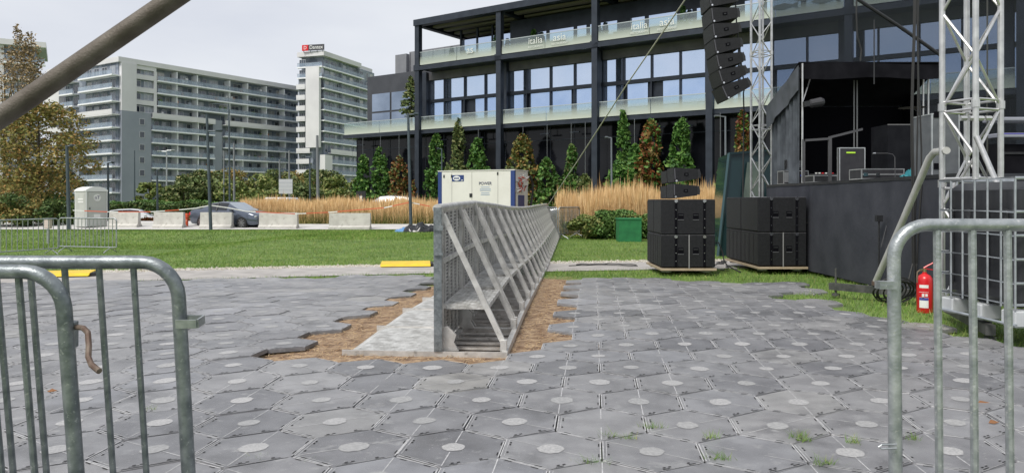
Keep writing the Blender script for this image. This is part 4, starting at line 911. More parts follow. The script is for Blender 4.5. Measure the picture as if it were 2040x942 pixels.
# ---- loudspeakers
def bass(label, x, y, z, dx, dy, dz, single=True, group='bass cabinets in the two ground stacks', split=False):
    t = thing('bass_cabinet', label, 'speaker', (x, y, z), 0, group)
    m = MB(); m.bevbox(.0, dx, .006, dy-.006, .006, dz-.006, .012)
    for fx in (.27, .80):                      # vertical flight tracks on the near side
        MB().box(dx*fx-.022, dx*fx+.022, -.004, .0055, .02, dz-.02).build('flight_track', VOID, t)
    m.build('cabinet', SPK, t, True)
    for hx_ in (.36, .64):
        h = MB(); a0, a1 = dx*hx_-.05, dx*hx_+.05; zc_ = dz*.52; h.box(a0, a1, -.0015, .004, zc_-.055, zc_+.05); ho = h.build('handle_recess', VOID, t)  # flat black plate, shade of the handle recess put into colour
        MB().box(a0+.01, a1-.01, -.012, -.0017, zc_+.012, zc_+.032).build('handle', BLACK, ho); MB().box(a0-.004, a1+.004, -.005, -.0018, zc_-.067, zc_-.056).build('handle_lip', mat('lip_grey', (.12, .12, .13), .5), ho)
    for fx in (.27, .80):
        MB().cyl((dx*fx, -.012, dz-.03), (dx*fx, .002, dz-.03), .030, 14).build('rigging_stud', CHROME, t, True)
        for q in (.3, .55, .8): MB().cyl((dx*fx, -.008, dz*(1-q)), (dx*fx, -.003, dz*(1-q)), .009, 8).build('bolt', CHROME, t)
    g_ = MB()
    if split:
        for q in range(2): a, b = dy*q/2+.01, dy*(q+1)/2-.01; g_.box(-.008, .004, a+.02, (a+b)/2-.02, .03, dz-.03); g_.box(-.008, .004, (a+b)/2+.02, b-.02, .03, dz-.03)
    else: g_.box(-.008, .004, .03, dy-.03, .03, dz-.03)
    g_.build('grille', SPKG, t)
    MB().box(.002, dx-.002, .008, dy-.008, dz-.0055, dz-.001).build('edge_trim', mat('worn_edge', (.10, .10, .11), .5, 0, (.2, .2, .21), 30), t)
    return t
def stack(name, X0, Y0, dx, dy, zs):
    wb = MB().box(X0-.02, X0+dx+.02, Y0-.02, Y0+2*dy+.02, zs[0]-.05, zs[0]-.012).build('plywood_base', mat('plywood', (.34, .27, .18), .8, 0, (.42, .34, .24), 8))
    tag(wb, f'thin plywood board under the {name} bass cabinets', 'board', 'boards under the speaker stacks')
    for yy in (Y0+.15, Y0+2*dy-.15):
        for xx in (X0+.12, X0+dx-.12):
            f = thing('levelling_foot', f'levelling foot under the {name} speaker board, {"near" if yy < Y0+.5 else "far"} {"left" if xx < X0+.4 else "right"} corner', 'foot', (xx, yy, 0), 0, 'levelling feet'); MB().lathe([(.09, .0), (.09, zs[0]-.052)], n=10).build('pad', mat('grey_pad', (.3, .31, .3), .8), f)
    for i in range(2):
        for j in range(2):
            bass(f'{"near" if j == 0 else "far"} {"upper" if i else "lower"} bass cabinet of the {name} ground stack', X0, Y0+dy*j, zs[i], dx, dy-.004, zs[i+1]-zs[i]-.004, split=(i == 0))
stack('left', 2.64, 13.12, .95, .68, (.09, .67, 1.30)); stack('right', 4.45, 13.42, .87, 1.0, (.09, .70, 1.34))
for X0, Y0, dx, zt in ((2.64, 13.12, .95, .67), (4.45, 13.42, .87, .70)):
    n_ = 'left' if X0 < 3 else 'right'
    s_ = MB().box(X0+dx*.50, X0+dx*.50+.02, Y0-.016, Y0-.0125, .07, zt).build('ratchet_strap', mat('grey_strap', (.22, .22, .22), .9)); tag(s_, f'grey strap hanging down the near side of the {n_} lower bass cabinet', 'strap')
wh = MB().box(.0, .004, 0, .018, 0, .34).build('white_mark', WHITE) if False else None
def la_box(label, loc, ang=0., wd=.75, d=.42, h=.275, group='line array boxes', yaw=0):
    t = thing('line_array_box', label, 'speaker', loc, 0, group); t.rotation_euler = (0, -ang, yaw); k = h*.18
    m = MB(); m.prism([(0, 0), (d, k), (d, h-k), (0, h)], (0, 0.004, 0), (1, 0, 0), (0, 0, 1), (0, wd-.008, 0)); m.build('cabinet', SPK, t)
    MB().box(-.012, -.001, .015, wd-.015, .012, h-.012).build('grille', SPKG, t)
    hd = MB().box(d*.42, d*.60, -.004, .0035, h*.42, h*.60).build('handle_recess', VOID, t); MB().box(d*.47, d*.55, -.012, -.0045, h*.46, h*.54).build('handle', BLACK, hd)  # recess is a flat plate with its shade painted black
    for x, z in ((.03, .03), ): MB().cyl((x, -.014, z), (x, .003, z), .019, 10).build('rigging_stud', CHROME, t, True)
    MB().box(.0, .02, -.004, .0035, .06, h-.02).build('edge_trim', mat('edge_grey', (.07, .07, .08), .5), t)
    MB().prism([(d-.01, k+.02), (d+.05, k+.01), (d+.06, h*.5), (d+.04, h-k), (d-.01, h-k-.02)], (0, .02, 0), (1, 0, 0), (0, 0, 1), (0, .03, 0)).build('rear_bracket', BLACK, t)
    return t
for i, (z, dx_, lb_) in enumerate(((1.31, .0, 'lower'), (1.595, .015, 'upper'))):
    la_box(f'{lb_} near line-array box on top of the left speaker stack', (2.90+dx_, 13.3, z), R(1+2*i), wd=.55, h=.27)
    la_box(f'{lb_} far line-array box on top of the left speaker stack', (2.90+dx_, 13.9, z), R(1+2*i), wd=.55, h=.24)
hang = [(1411, -49, 3), (1413, -18, 4), (1416, 14, 5), (1420, 46, 6), (1423, 77, 7), (1427, 108, 9), (1433, 139, 12), (1440, 169, 17), (1450, 199, 24)]
YL = 14.5; names = ['highest', 'second highest', 'third', 'fourth', 'fifth', 'sixth', 'seventh', 'eighth', 'lowest, steeply tilted']
for (px, py, an), nm in zip(hang, names):
    q = at(px, py, YL); la_box(f'{nm} box of the hanging speaker column', q, R(an), wd=.72, d=.50, h=.30, group='boxes of the hanging line array')
for px, y_, in ((1416, 14.55), (1470, 15.1)):
    pass
top = at(1411, -85, YL); fl = thing('flying_frame', 'black flying frame and chain above the hanging speaker column, out of frame', 'frame', (top.x, 14.5, top.z)); MB().box(0, .6, 0, .72, 0.03, .09).build('frame_bar', BLACK, fl); MB().tube([(.3, .4, .09), (.3, .4, 7.0-top.z)], .015, 6).build('chain', GALV_D, fl)
cb = MB()
pts = [at(px, py, 15.0) for px, py in ((1463, -60), (1466, 20), (1468, 60), (1474, 100), (1478, 140), (1484, 175), (1481, 185), (1482, 220), (1481, 300), (1480, 395))]
cb.tube(pts, .014, 6); tag(cb.build('speaker_cable', RUBBER), 'black cable running down behind the hanging speaker column', 'cable')
for i, px in enumerate((1447, 1449, 1551)): 
    pass
# stage-edge cables from above
for i, (px, dxp) in enumerate(((1821, 3), (1827, -2), (1832, 4), (1818, -3))):
    pts = [at(px+dxp*math.sin(k*.9+i)+(-3 if k > 7 else 0), -150+k*75, 9.75+.02*i) for k in range(10)]; pts.append(Vector((pts[-1].x-.05*i, 9.72, .02)))
    tag(MB().tube(pts, .011, 5).build('hanging_cable', RUBBER), ['leftmost but one of four black cables hanging over the stage edge', 'third black cable of the bundle hanging over the stage edge', 'rightmost black cable of the bundle over the stage edge', 'leftmost black cable of the bundle over the stage edge'][i], 'cable', 'cables hanging over the stage edge')
tag(MB().tube([at(1560, -110, 14.1), at(1710, 0, 14.1), at(1790, 52, 14.1), at(1876, 112, 14.1)], .035, 8).build('black_pipe', BLACK), 'dark slanting pipe running down to the right corner of the stage tent', 'pipe')
tag(MB().tube([at(1707, -30, 13.9), at(1706, 30, 13.9), at(1708, 75, 13.9), at(1716, 100, 13.9), at(1714, 122, 13.9)], .015, 6).build('hanging_cable', RUBBER), 'thick black cable dangling above the tent valance', 'cable')
tag(MB().tube([Vector((4.67, 15.15, 7.0)), at(1365, 0, 16.0), at(1250, 167, 20), at(1150, 322, 26), at(1094, 405, 29), Vector((.62, 31.2, -.12))], [.015, .015, .017, .017, .015, .015], 6).build('guy_strap', mat('khaki_strap', (.42, .41, .34), .8)), 'long pale guy strap slanting down from the truss across the glass hall', 'strap')

# mic stand, items on the stage edge
def on(px, dx=.2): X = 5.42+dx; return X, X*F/(px-1020)
CASEA = mat('case_edge_alloy', (.5, .52, .53), .35, .8, (.62, .63, .64), 12)
LAM = mat('case_laminate', (.02, .02, .024), .5, 0, (.03, .03, .034), 9)
def flight(label, px0, px1, top_py, X, depth=.4, body=LAM, name='flight_case', z0=DZ, extra=None, group='flight cases on the stage'):
    Y = X*F/((px0+px1)/2-1020); w_ = (px1-px0)*Y/F; h_ = H+(YH-top_py)*Y/F-z0; t = thing(name, label, 'case', (X, Y, z0), 0, group)
    MB().box(-w_/2+.006, w_/2-.006, .004, depth-.004, .004, h_-.004).build('shell', body, t)
    e = MB(); r = .016
    for x in (-w_/2, w_/2-r): e.box(x, x+r, -.0, r, 0, h_); e.box(x, x+r, depth-r, depth, 0, h_)
    for z in (0, h_-r): e.box(-w_/2+r, w_/2-r, 0, r, z, z+r); e.box(-w_/2+r, w_/2-r, depth-r, depth, z, z+r)
    for z in (0, h_-r): e.box(-w_/2, -w_/2+r, r, depth-r, z, z+r); e.box(w_/2-r, w_/2, r, depth-r, z, z+r)
    e.build('edging', CASEA, t); t['w'] = w_; t['h'] = h_; return t
a = flight('small flight case with a cable reel opening at the far stage corner, under the floodlight', 1561, 1611, 340, 5.70, .35); w_, h_ = a['w'], a['h']
MB().box(-w_/2+.02, -w_/2+.10, -.006, .0035, .04, h_-.03).build('front_plate', CASEA, a); MB().tube([(-.06, -.012, .05), (-.11, -.012, .12), (-.06, -.012, .2), (.0, -.012, .15), (-.06, -.012, .05)], .008, 6).build('cable_loop', mat('grey_cable', (.2, .2, .22), .5), a)
MB().box(.08, .11, -.004, .003, .16, .19).build('power_light', mat('blue_plastic', (.05, .08, .5), .4), a)
fl = thing('floodlight', 'square LED floodlight standing on the small flight case at the far stage corner', 'lamp', (a.location.x, a.location.y, DZ+h_)); MB().box(-.19, .19, .05, .12, .04, .22).build('housing', BLACK, fl)
MB().box(-.165, .165, .044, .049, .07, .20).build('lens', mat('led_lens', (.16, .17, .18), .25, 0, (.26, .27, .28), 60), fl)
m = MB(); [m.box(-.165+.03*i, -.16+.03*i, .040, .0435, .07, .20) for i in range(12)]; m.build('lens_ribs', BLACK, fl); MB().bar((-.2, .08, 0), (-.2, .08, .2), .01).bar((.2, .08, 0), (.2, .08, .2), .01).bar((-.2, .08, .004), (.2, .08, .004), .03, .008).build('stand', BLACK, fl)
b_ = flight('low black case next to the white cloth on the stage edge', 1621, 1676, 349, 5.70, .5, BLACK, group='flight cases on the stage')
m = MB(); m.box(-.2, .2, .1, .35, 0, .03); t = thing('control_panel', 'small mixing panel with red and white knobs on the low black case', 'mixer', (b_.location.x, b_.location.y, DZ+b_['h'])); m.build('panel', BLACK, t); [MB().box(-.16+.06*i, -.13+.06*i, .13, .16, .031, .05).build('knob', RED if i % 3 == 2 else WHITE, t) for i in range(6)]
cl = MB(); V = []; nn = 14
for i in range(nn+1):
    for j in range(nn+1): u_, v_ = i/nn-.5, j/nn-.5; V.append((u_*.22+.02*math.sin(v_*14), v_*.2+.02*math.sin(u_*17), max(.003, .13*math.exp(-(u_*u_+v_*v_)*9)+.025*math.sin(u_*19+v_*11)+.01*math.sin(v_*31))))
cl.add(V, [(i*(nn+1)+j, (i+1)*(nn+1)+j, (i+1)*(nn+1)+j+1, i*(nn+1)+j+1) for i in range(nn) for j in range(nn)]); q = cl.build('crumpled_cloth', WHITE, None, True); q.location = (5.72, 5.72*F/(1614-1020), DZ); tag(q, 'crumpled white cloth on the stage edge beside the small flight case', 'cloth')
q = cl.build('teal_cloth', mat('teal_fabric', (.03, .22, .26), .8), None, True); q.location = (5.75, 5.75*F/(1814-1020), DZ); tag(q, 'crumpled teal cloth on the stage edge right of the silver case', 'cloth')
c_ = flight('upright open case lid with a lime label and silver edges on the stage', 1672, 1724, 294, 5.78, .09, LAM); MB().box(-.1, .05, -.006, .0035, c_['h']-.10, c_['h']-.075).build('lime_label', mat('lime', (.45, .75, .05), .5), c_)
d_ = flight('low silver-edged flight case on the stage edge behind the microphone', 1716, 1802, 336, 5.72, .42, LAM)
w_, h_ = d_['w'], d_['h']; MB().box(-w_/2+.02, w_/2-.02, -.004, .0035, h_*.4, h_*.52).build('hinge_strip', CASEA, d_); MB().box(-w_/2+.03, -w_/2+.10, -.008, -.0042, h_*.3, h_*.62).build('latch', CHROME, d_); MB().box(-.11, -.05, -.008, -.0042, h_*.3, h_*.62).build('latch', CHROME, d_)
t = thing('draped_cabinet', 'tall cabinet draped in black cloth in the middle of the tent opening', 'cabinet', (6.55, 12.95, DZ)); MB().box(-.0, .86, 0, .6, 0, 1.0).build('cloth_cover', mat('drape_black', (.008, .0085, .011), .9, 0, (.014, .015, .018), 4, spec=.1), t); MB().box(-.005, .865, -.004, -.001, .985, 1.005).build('top_edge', mat('dim_edge', (.12, .12, .12), .6), t)
DIM = mat('dull_alloy', (.09, .09, .095), .5, .4)
t = thing('side_table', 'grey-framed table riser left of the draped cabinet', 'table', (5.98, 13.3, DZ)); m = MB()
MB().prism([(-.0, .78), (.5, .93), (.5, .97), (0, .82)], (-.3, 0, 0), (1.2, 0, 0), (0, 0, 1), (0, .05, 0)).build('tabletop_edge', DIM, t); MB().bar((-.28, .02, 0), (-.28, .02, .8), .05).build('leg', DIM, t); MB().bar((-.75, .02, .75), (-.30, .02, .78), .04).build('rail', DIM, t); MB().bar((-.75, .02, 0), (-.75, .02, .77), .04).build('leg', DIM, t)
t = flight('grey upright flight case seen edge-on left of the near tower', 1856, 1912, 226, 5.9, .5, mat('grey_laminate', (.10, .11, .12), .6, 0, (.14, .15, .16), 6))
for z in (.1, .8): MB().box(-.16, -.09, -.006, .0035, z, z+.08).build('recessed_latch', VOID, t)  # flat black plates paint the shade of the latch recesses
ms = thing('microphone_stand', 'tall microphone stand with a gooseneck microphone in front of the stage skirt', 'microphone', (5.31, 10.75, 0)); L0 = Vector(ms.location)
MB().tube([(0, 0, .05), (.0, 0, .95), (0, 0, 1.0)], .013, 8).lathe([(.13, 0), (.13, .02), (.03, .04)]).build('lower_pole', BLACK, ms)
MB().box(-.045, .045, -.03, .03, .97, 1.06).build('clamp', BLACK, ms); MB().tube([(0, 0, 1.0), (0.0, 0, 1.93)], .009, 8).build('upper_pole', BLACK, ms)
MB().tube([(-.08, 0, 1.955), (.12, 0, 1.955), (.20, 0, 1.94), (.23, 0, 1.90), (.235, 0, 1.6), (.16, 0, 1.1), (.03, 0, .6)], .006, 6).build('gooseneck', DIM, ms); MB().lathe([(.006, 0), (.017, .02), (.019, .1), (.014, .2), (.008, .21)]).build('microphone', BLACK, ms).rotation_euler = (0, R(-90), 0)
ms.children[-1].location = (-.07, 0, 1.955); MB().cyl((-.085, 0, 1.955), (-.05, 0, 1.955), .012, 8).build('connector', CHROME, ms)
dj = thing('keyboard_table', 'keyboard rig on a black stand with blue-lit edges at the right frame edge', 'keyboard', (6.3, 9.75, DZ))
MB().bevbox(0.1, 1.3, 0, .35, .50, .56, .01).build('keyboard', mat('keyboard_grey', (.3, .31, .36), .4), dj); MB().bevbox(0.1, 1.3, .02, .36, .72, .77, .01).build('upper_keyboard', mat('keyboard_grey', (.3,)*3), dj)
MB().box(.11, 1.29, -.004, -.001, .545, .555).build('light_strip', mat('blue_strip', (.08, .06, .5), .4), dj); m = MB(); [m.bar((x, .1, 0), (x, .1, .5), .03) for x in (.2, 1.2)]; [m.bar((x, .3, .5), (x, .3, .75), .03) for x in (.2, 1.2)]; m.bar((.2, .1, .3), (1.2, .1, .3), .03); m.build('stand', BLACK, dj)
MB().box(.0, .5, .1, .5, 0, .42).build('amplifier', CLOTH, dj)
dr = thing('cymbal_stand', 'cymbal on a thin stand in the dark right of the draped cabinet', 'cymbal', (6.35, 11.6, DZ)); MB().tube([(0, 0, 0), (0, 0, 1.05), (-.1, 0, 1.12)], .01, 6).build('stand', DIM, dr); MB().lathe([(.02, .02), (.06, .012), (.2, 0)], (-.1, 0, 1.12), 18).build('cymbal', mat('bronze', (.3, .27, .2), .35, .8), dr)
rk = thing('rack_unit', 'rack with pale patch strips behind the hanging cables', 'rack', (7.25, 13.2, DZ)); MB().box(0, .5, 0, .4, 0, .75).build('rack_case', BLACK, rk); [MB().box(.03, .42, -.006, -.001, z, z+.03).build('patch_strip', DIM, rk) for z in (.55, .64)]
tl = thing('truss_lamp', 'dim moving-head lamp clamped to the left tent pole', 'lamp', (5.62, 14.1, 3.1)); MB().lathe([(.03, 0), (.08, .05), (.09, .25), (.06, .3)], n=12).build('lamp_head', mat('lamp_black', (.03, .03, .034), .5), tl); tl.rotation_euler = (0, R(80), 0); MB().box(-.06, .04, -.05, .05, -.08, .02).build('yoke', BLACK, tl)

# leaning dark glass panel / kiosk behind the right stack
kk = thing('glass_kiosk', 'leaning dark teal glass kiosk wall with a pale pane, behind the right speaker stack', 'kiosk', (0, 0, 0)); TEAL = mat('teal_glass', (.022, .05, .055), .08, 0, (.03, .065, .07), 1, spec=.9)
K = [at(1452, 306, 18.6), at(1560, 298, 19.2), Vector((X_(1560, 19.2), 19.2, -.1)), Vector((X_(1430, 18.2), 18.2, -.1))]; c0 = K[3].copy(); kk.location = c0; K = [p_-c0 for p_ in K]
m = MB(); m.add(K+[p_+Vector((.3, 2.0, 0)) for p_ in K], [(0, 1, 2, 3), (4, 5, 6, 7)[::-1], (0, 4, 5, 1), (0, 3, 7, 4), (1, 5, 6, 2)]); m.build('glass_wall', TEAL, kk)
def kp(a, b): return K[3].lerp(K[2], a).lerp(K[0].lerp(K[1], a), b)+Vector((0, -.02, 0))
m = MB(); m.add([kp(.28, .1), kp(.62, .1), kp(.58, .9), kp(.34, .9)], [(0, 1, 2, 3)]); m.build('pale_pane', mat('pale_glass', (.13, .17, .14), .15, 0, (.2, .25, .2), 2, spec=.9), kk)
m = MB(); m.bar(K[0]+Vector((0, -.03, 0)), K[3]+Vector((0, -.03, 0)), .06); m.bar(K[0]+Vector((0, -.03, 0)), K[1]+Vector((0, -.03, 0)), .05); m.build('frame', mat('kiosk_frame', (.04, .08, .09), .4, .4), kk)

# cables on the ground
def gcable(label, pts, r=.011, wob=.04, m=RUBBER):
    P_ = []
    for i in range(len(pts)-1):
        a, b = G(*pts[i]), G(*pts[i+1]); n_ = max(2, int((b-a).length/.15))
        for k in range(n_): q = a.lerp(b, k/n_); P_.append(Vector((q.x+random.gauss(0, wob), q.y+random.gauss(0, wob), gz(q.x, q.y)+.02)))
    o_ = MB().tube(P_, r, 6).build('ground_cable', m, None, True); return tag(o_, label, 'cable', 'cables lying on the grass')
gcable('black cable crossing the grass between the barrier and the left stack', [(1140, 531), (1200, 529), (1290, 533)])
gcable('second black cable just behind it on the gravel path', [(1150, 529), (1215, 527), (1285, 530)], .013)
gcable('cable looping between the two speaker stacks', [(1424, 530), (1440, 520), (1452, 532), (1437, 540), (1470, 542)], .012)
gcable('cable running along the foot of the stage skirt', [(1600, 528), (1625, 540), (1660, 552), (1700, 560), (1745, 575)], .014)
gcable('pale cable running beside the stage skirt to the outrigger', [(1605, 540), (1640, 548), (1700, 562), (1760, 580)], .012, .03, mat('grey_cable2', (.25, .24, .22), .6))
for i, (x, y, z1, lab) in enumerate(((5.36, 13.6, .85, 'upper black cable loop hanging from the right bass stack'), (5.36, 13.7, .45, 'lower black cable loop hanging from the right bass stack'), (3.62, 13.4, .5, 'black cable loop behind the left bass stack'))):
    tag(MB().tube([(x-.05, y, z1), (x+.10, y-.02, z1+.02), (x+.16, y-.05, z1-.15), (x+.17, y-.1, z1*.45), (x+.2, y-.2, .12), (x+.35, y-.5, .03)], .013, 6).build('cable_loop', RUBBER, None, True), lab, 'cable', 'cable loops at the speaker stacks')
co = thing('cable_coil', 'coiled black cable lying against the outrigger beside the fire extinguisher', 'cable', (X_(1782, 9.0), 9.0, 0)); m = MB()
for i in range(7):
    r = .17+.02*math.sin(i*2.1); cx = random.uniform(-.08, .08); tl_ = R(random.uniform(35, 70)); y0 = random.uniform(-.05, .05)
    m = MB(); m.tube([(cx+r*1.15*math.cos(a), y0-r*math.sin(a)*math.cos(tl_), .20+r*math.sin(a)*math.sin(tl_)-.02) for a in np.linspace(0, 6.28, 22)[:-1]], .009, 5, closed=True); m.build('loop', RUBBER, co, True)

# yellow cable ramps on the path
for lab, a, b, z_ in (('long yellow cable ramp on the path at the left, behind the foreground barriers', (-60, 552), (176, 547), 0), ('yellow cable ramp with a black end butting against the stage barrier', (757, 528), (858, 527), 0)):
    A_, B_ = G(a[0], a[1]+6), G(b[0], b[1]+6); d = B_-A_; t = thing('cable_ramp', lab, 'ramp', A_, math.atan2(d.y, d.x), 'yellow cable ramps'); Ln = d.length; dd = .62 if A_.x < -5 else .75; nseg = max(1, round(Ln/1.0))
    for i in range(nseg):
        x0 = Ln*i/nseg; m = MB(); m.prism([(0, .012), (.1, .055), (dd-.1, .075), (dd, .012)], (x0+.004, 0, .015), (0, 1, 0), (0, 0, 1), (Ln/nseg-.008, 0, 0)); m.build('ramp_segment', YELLOW, t)
    MB().box(Ln+.002, Ln+.06, .1, dd-.1, .01, .07).build('black_end', RUBBER, t)

# green box on the lawn
gq = G(1258, 482); t = thing('green_box', 'plain dark green box standing on the lawn left of the left speaker stack', 'box', (X_(1233, gq.y), gq.y, gq.z)); GRN = mat('green_fabric', (.012, .13, .045), .8, 0, (.02, .18, .06), 5, .2, 60)
w_ = 45*gq.y/F; MB().box(0, w_, 0, .7, 0, .74).build('box_body', GRN, t); MB().box(-.02, w_+.02, -.02, .72, .7402, .79).build('lid', mat('green_lid', (.02, .17, .06), .7), t)

# steel pole across the upper left
A_ = at(0, 235, 3.0); B_ = at(352, -6, 3.0); d = (B_-A_).normalized(); P0 = A_-d*(A_.z/d.z)
tag(MB().tube([P0, A_+d*6], .0405, 24).build('slanting_pole', mat('weathered_pole', (.085, .07, .055), .6, .3, (.15, .13, .11), 9, .3, 120), None, True), 'thick brown-grey steel pole slanting across the upper left corner', 'pole')

# ================================================================= FURTHER BACK
# toilet cabin
q = G(181, 457); tb = thing('toilet_cabin', 'grey portable toilet cabin with a domed white roof and round logo', 'toilet', (X_(172, 39), 39, gz(X_(172, 39), 39)), R(58))
TG = mat('toilet_plastic', (.44, .45, .42), .5, 0, (.50, .51, .48), 3); TWH = mat('toilet_white', (.78, .79, .78), .5)
MB().bevbox(0, 1.1, 0, 1.1, .08, 1.95, .02).build('walls', TG, tb); MB().box(.05, 1.05, .05, 1.05, 0, .079).build('base', BLACK, tb)
roof = [(-.03, 1.95), (1.13, 1.95), (1.13, 2.02), (.95, 2.13), (.7, 2.2), (.4, 2.2), (.15, 2.13), (-.03, 2.02)]
MB().prism(roof, (0, -.03, 0), (1, 0, 0), (0, 0, 1), (0, 1.16, 0)).build('roof', TWH, tb)
dr = MB().box(.10, 1.0, -.03, -.002, .15, 1.9).build('door', mat('toilet_door', (.48, .49, .465), .5), tb); lg = MB().cyl((.55, -.045, 1.62), (.55, -.031, 1.62), .19, 24).build('logo_disc', WHITE, dr)
text('logo', 'nT', .26, mat('ink', (.06, .05, .15), .5), lg, (.55, -.048, 1.62)); MB().box(.38, .72, -.034, -.031, .55, .75).build('notice', WHITE, dr)
[MB().box(.2, .9, -.036, -.031, z, z+.02).build('moulding', TG, dr) for z in (1.0, 1.1, .85)]; MB().box(.14, .18, -.06, -.031, 1.0, 1.1).build('handle', BLACK, dr)
for x, y in ((-.01, -.01), (1.07, -.01), (-.01, 1.07)): MB().box(x, x+.04, y, y+.04, .1, 1.95).build('corner_strip', TWH, tb)
for z in (1.5, 1.35): MB().box(-.012, -.002, .3, .8, z, z+.08).build('side_notice', WHITE, tb)
# concrete blocks
for (x0, x1, Y, rz, lab) in ((214, 272, 39.3, 3, 'concrete block half hidden by the toilet cabin, leftmost of the row'), (303, 362, 38.9, 2, 'second concrete block from the left, beside the gap and the orange post'), (396, 459, 38.8, 1, 'concrete block behind the dark lamp post, in front of the car'), (514, 590, 38.6, 0, 'concrete block covering the nose of the dark car'), (654, 736, 38.2, -1, 'rightmost concrete block, alone in front of the feather grass')):
    X0 = X_(x0, Y); Ln = (x1-x0)*Y/F; t = thing('concrete_block', lab, 'barrier', (X0, Y, gz(X0, Y)+.02), 0, 'concrete blocks along the road')
    pr = [(0, 0), (.6, 0), (.6, .12), (.47, .20), (.42, .84), (.18, .84), (.13, .2), (0, .12)]; m = MB()
    m.prism(pr, (0, 0, 0), (0, 1, 0), (0, 0, 1), (Ln, 0, 0)); m.build('block', CONC, t)
    for k in (.25, .75): MB().cyl((Ln*k, .145, .32), (Ln*k, .16, .32), .025, 8).build('lifting_hole', VOID, t)  # black disc paints the shade inside each hole
    MB().box(Ln-.12, Ln-.06, .09, .4, .25, .6).build('end_slot', VOID, t) if False else None
q = thing('orange_post', 'orange traffic post between the second and third concrete blocks', 'bollard', (X_(369, 40), 40, gz(-17, 40))); OR = mat('orange_plastic', (.62, .09, .03), .5); MB().bevbox(-.13, .13, -.1, .1, 0, .5, .02).build('base_unit', OR, q); MB().bevbox(-.17, .17, -.12, .12, .5, .72, .02).build('head_unit', OR, q); MB().box(-.13, .13, -.104, -.101, .3, .38).build('reflector', mat('reflect', (.7, .3, .2), .4), q)

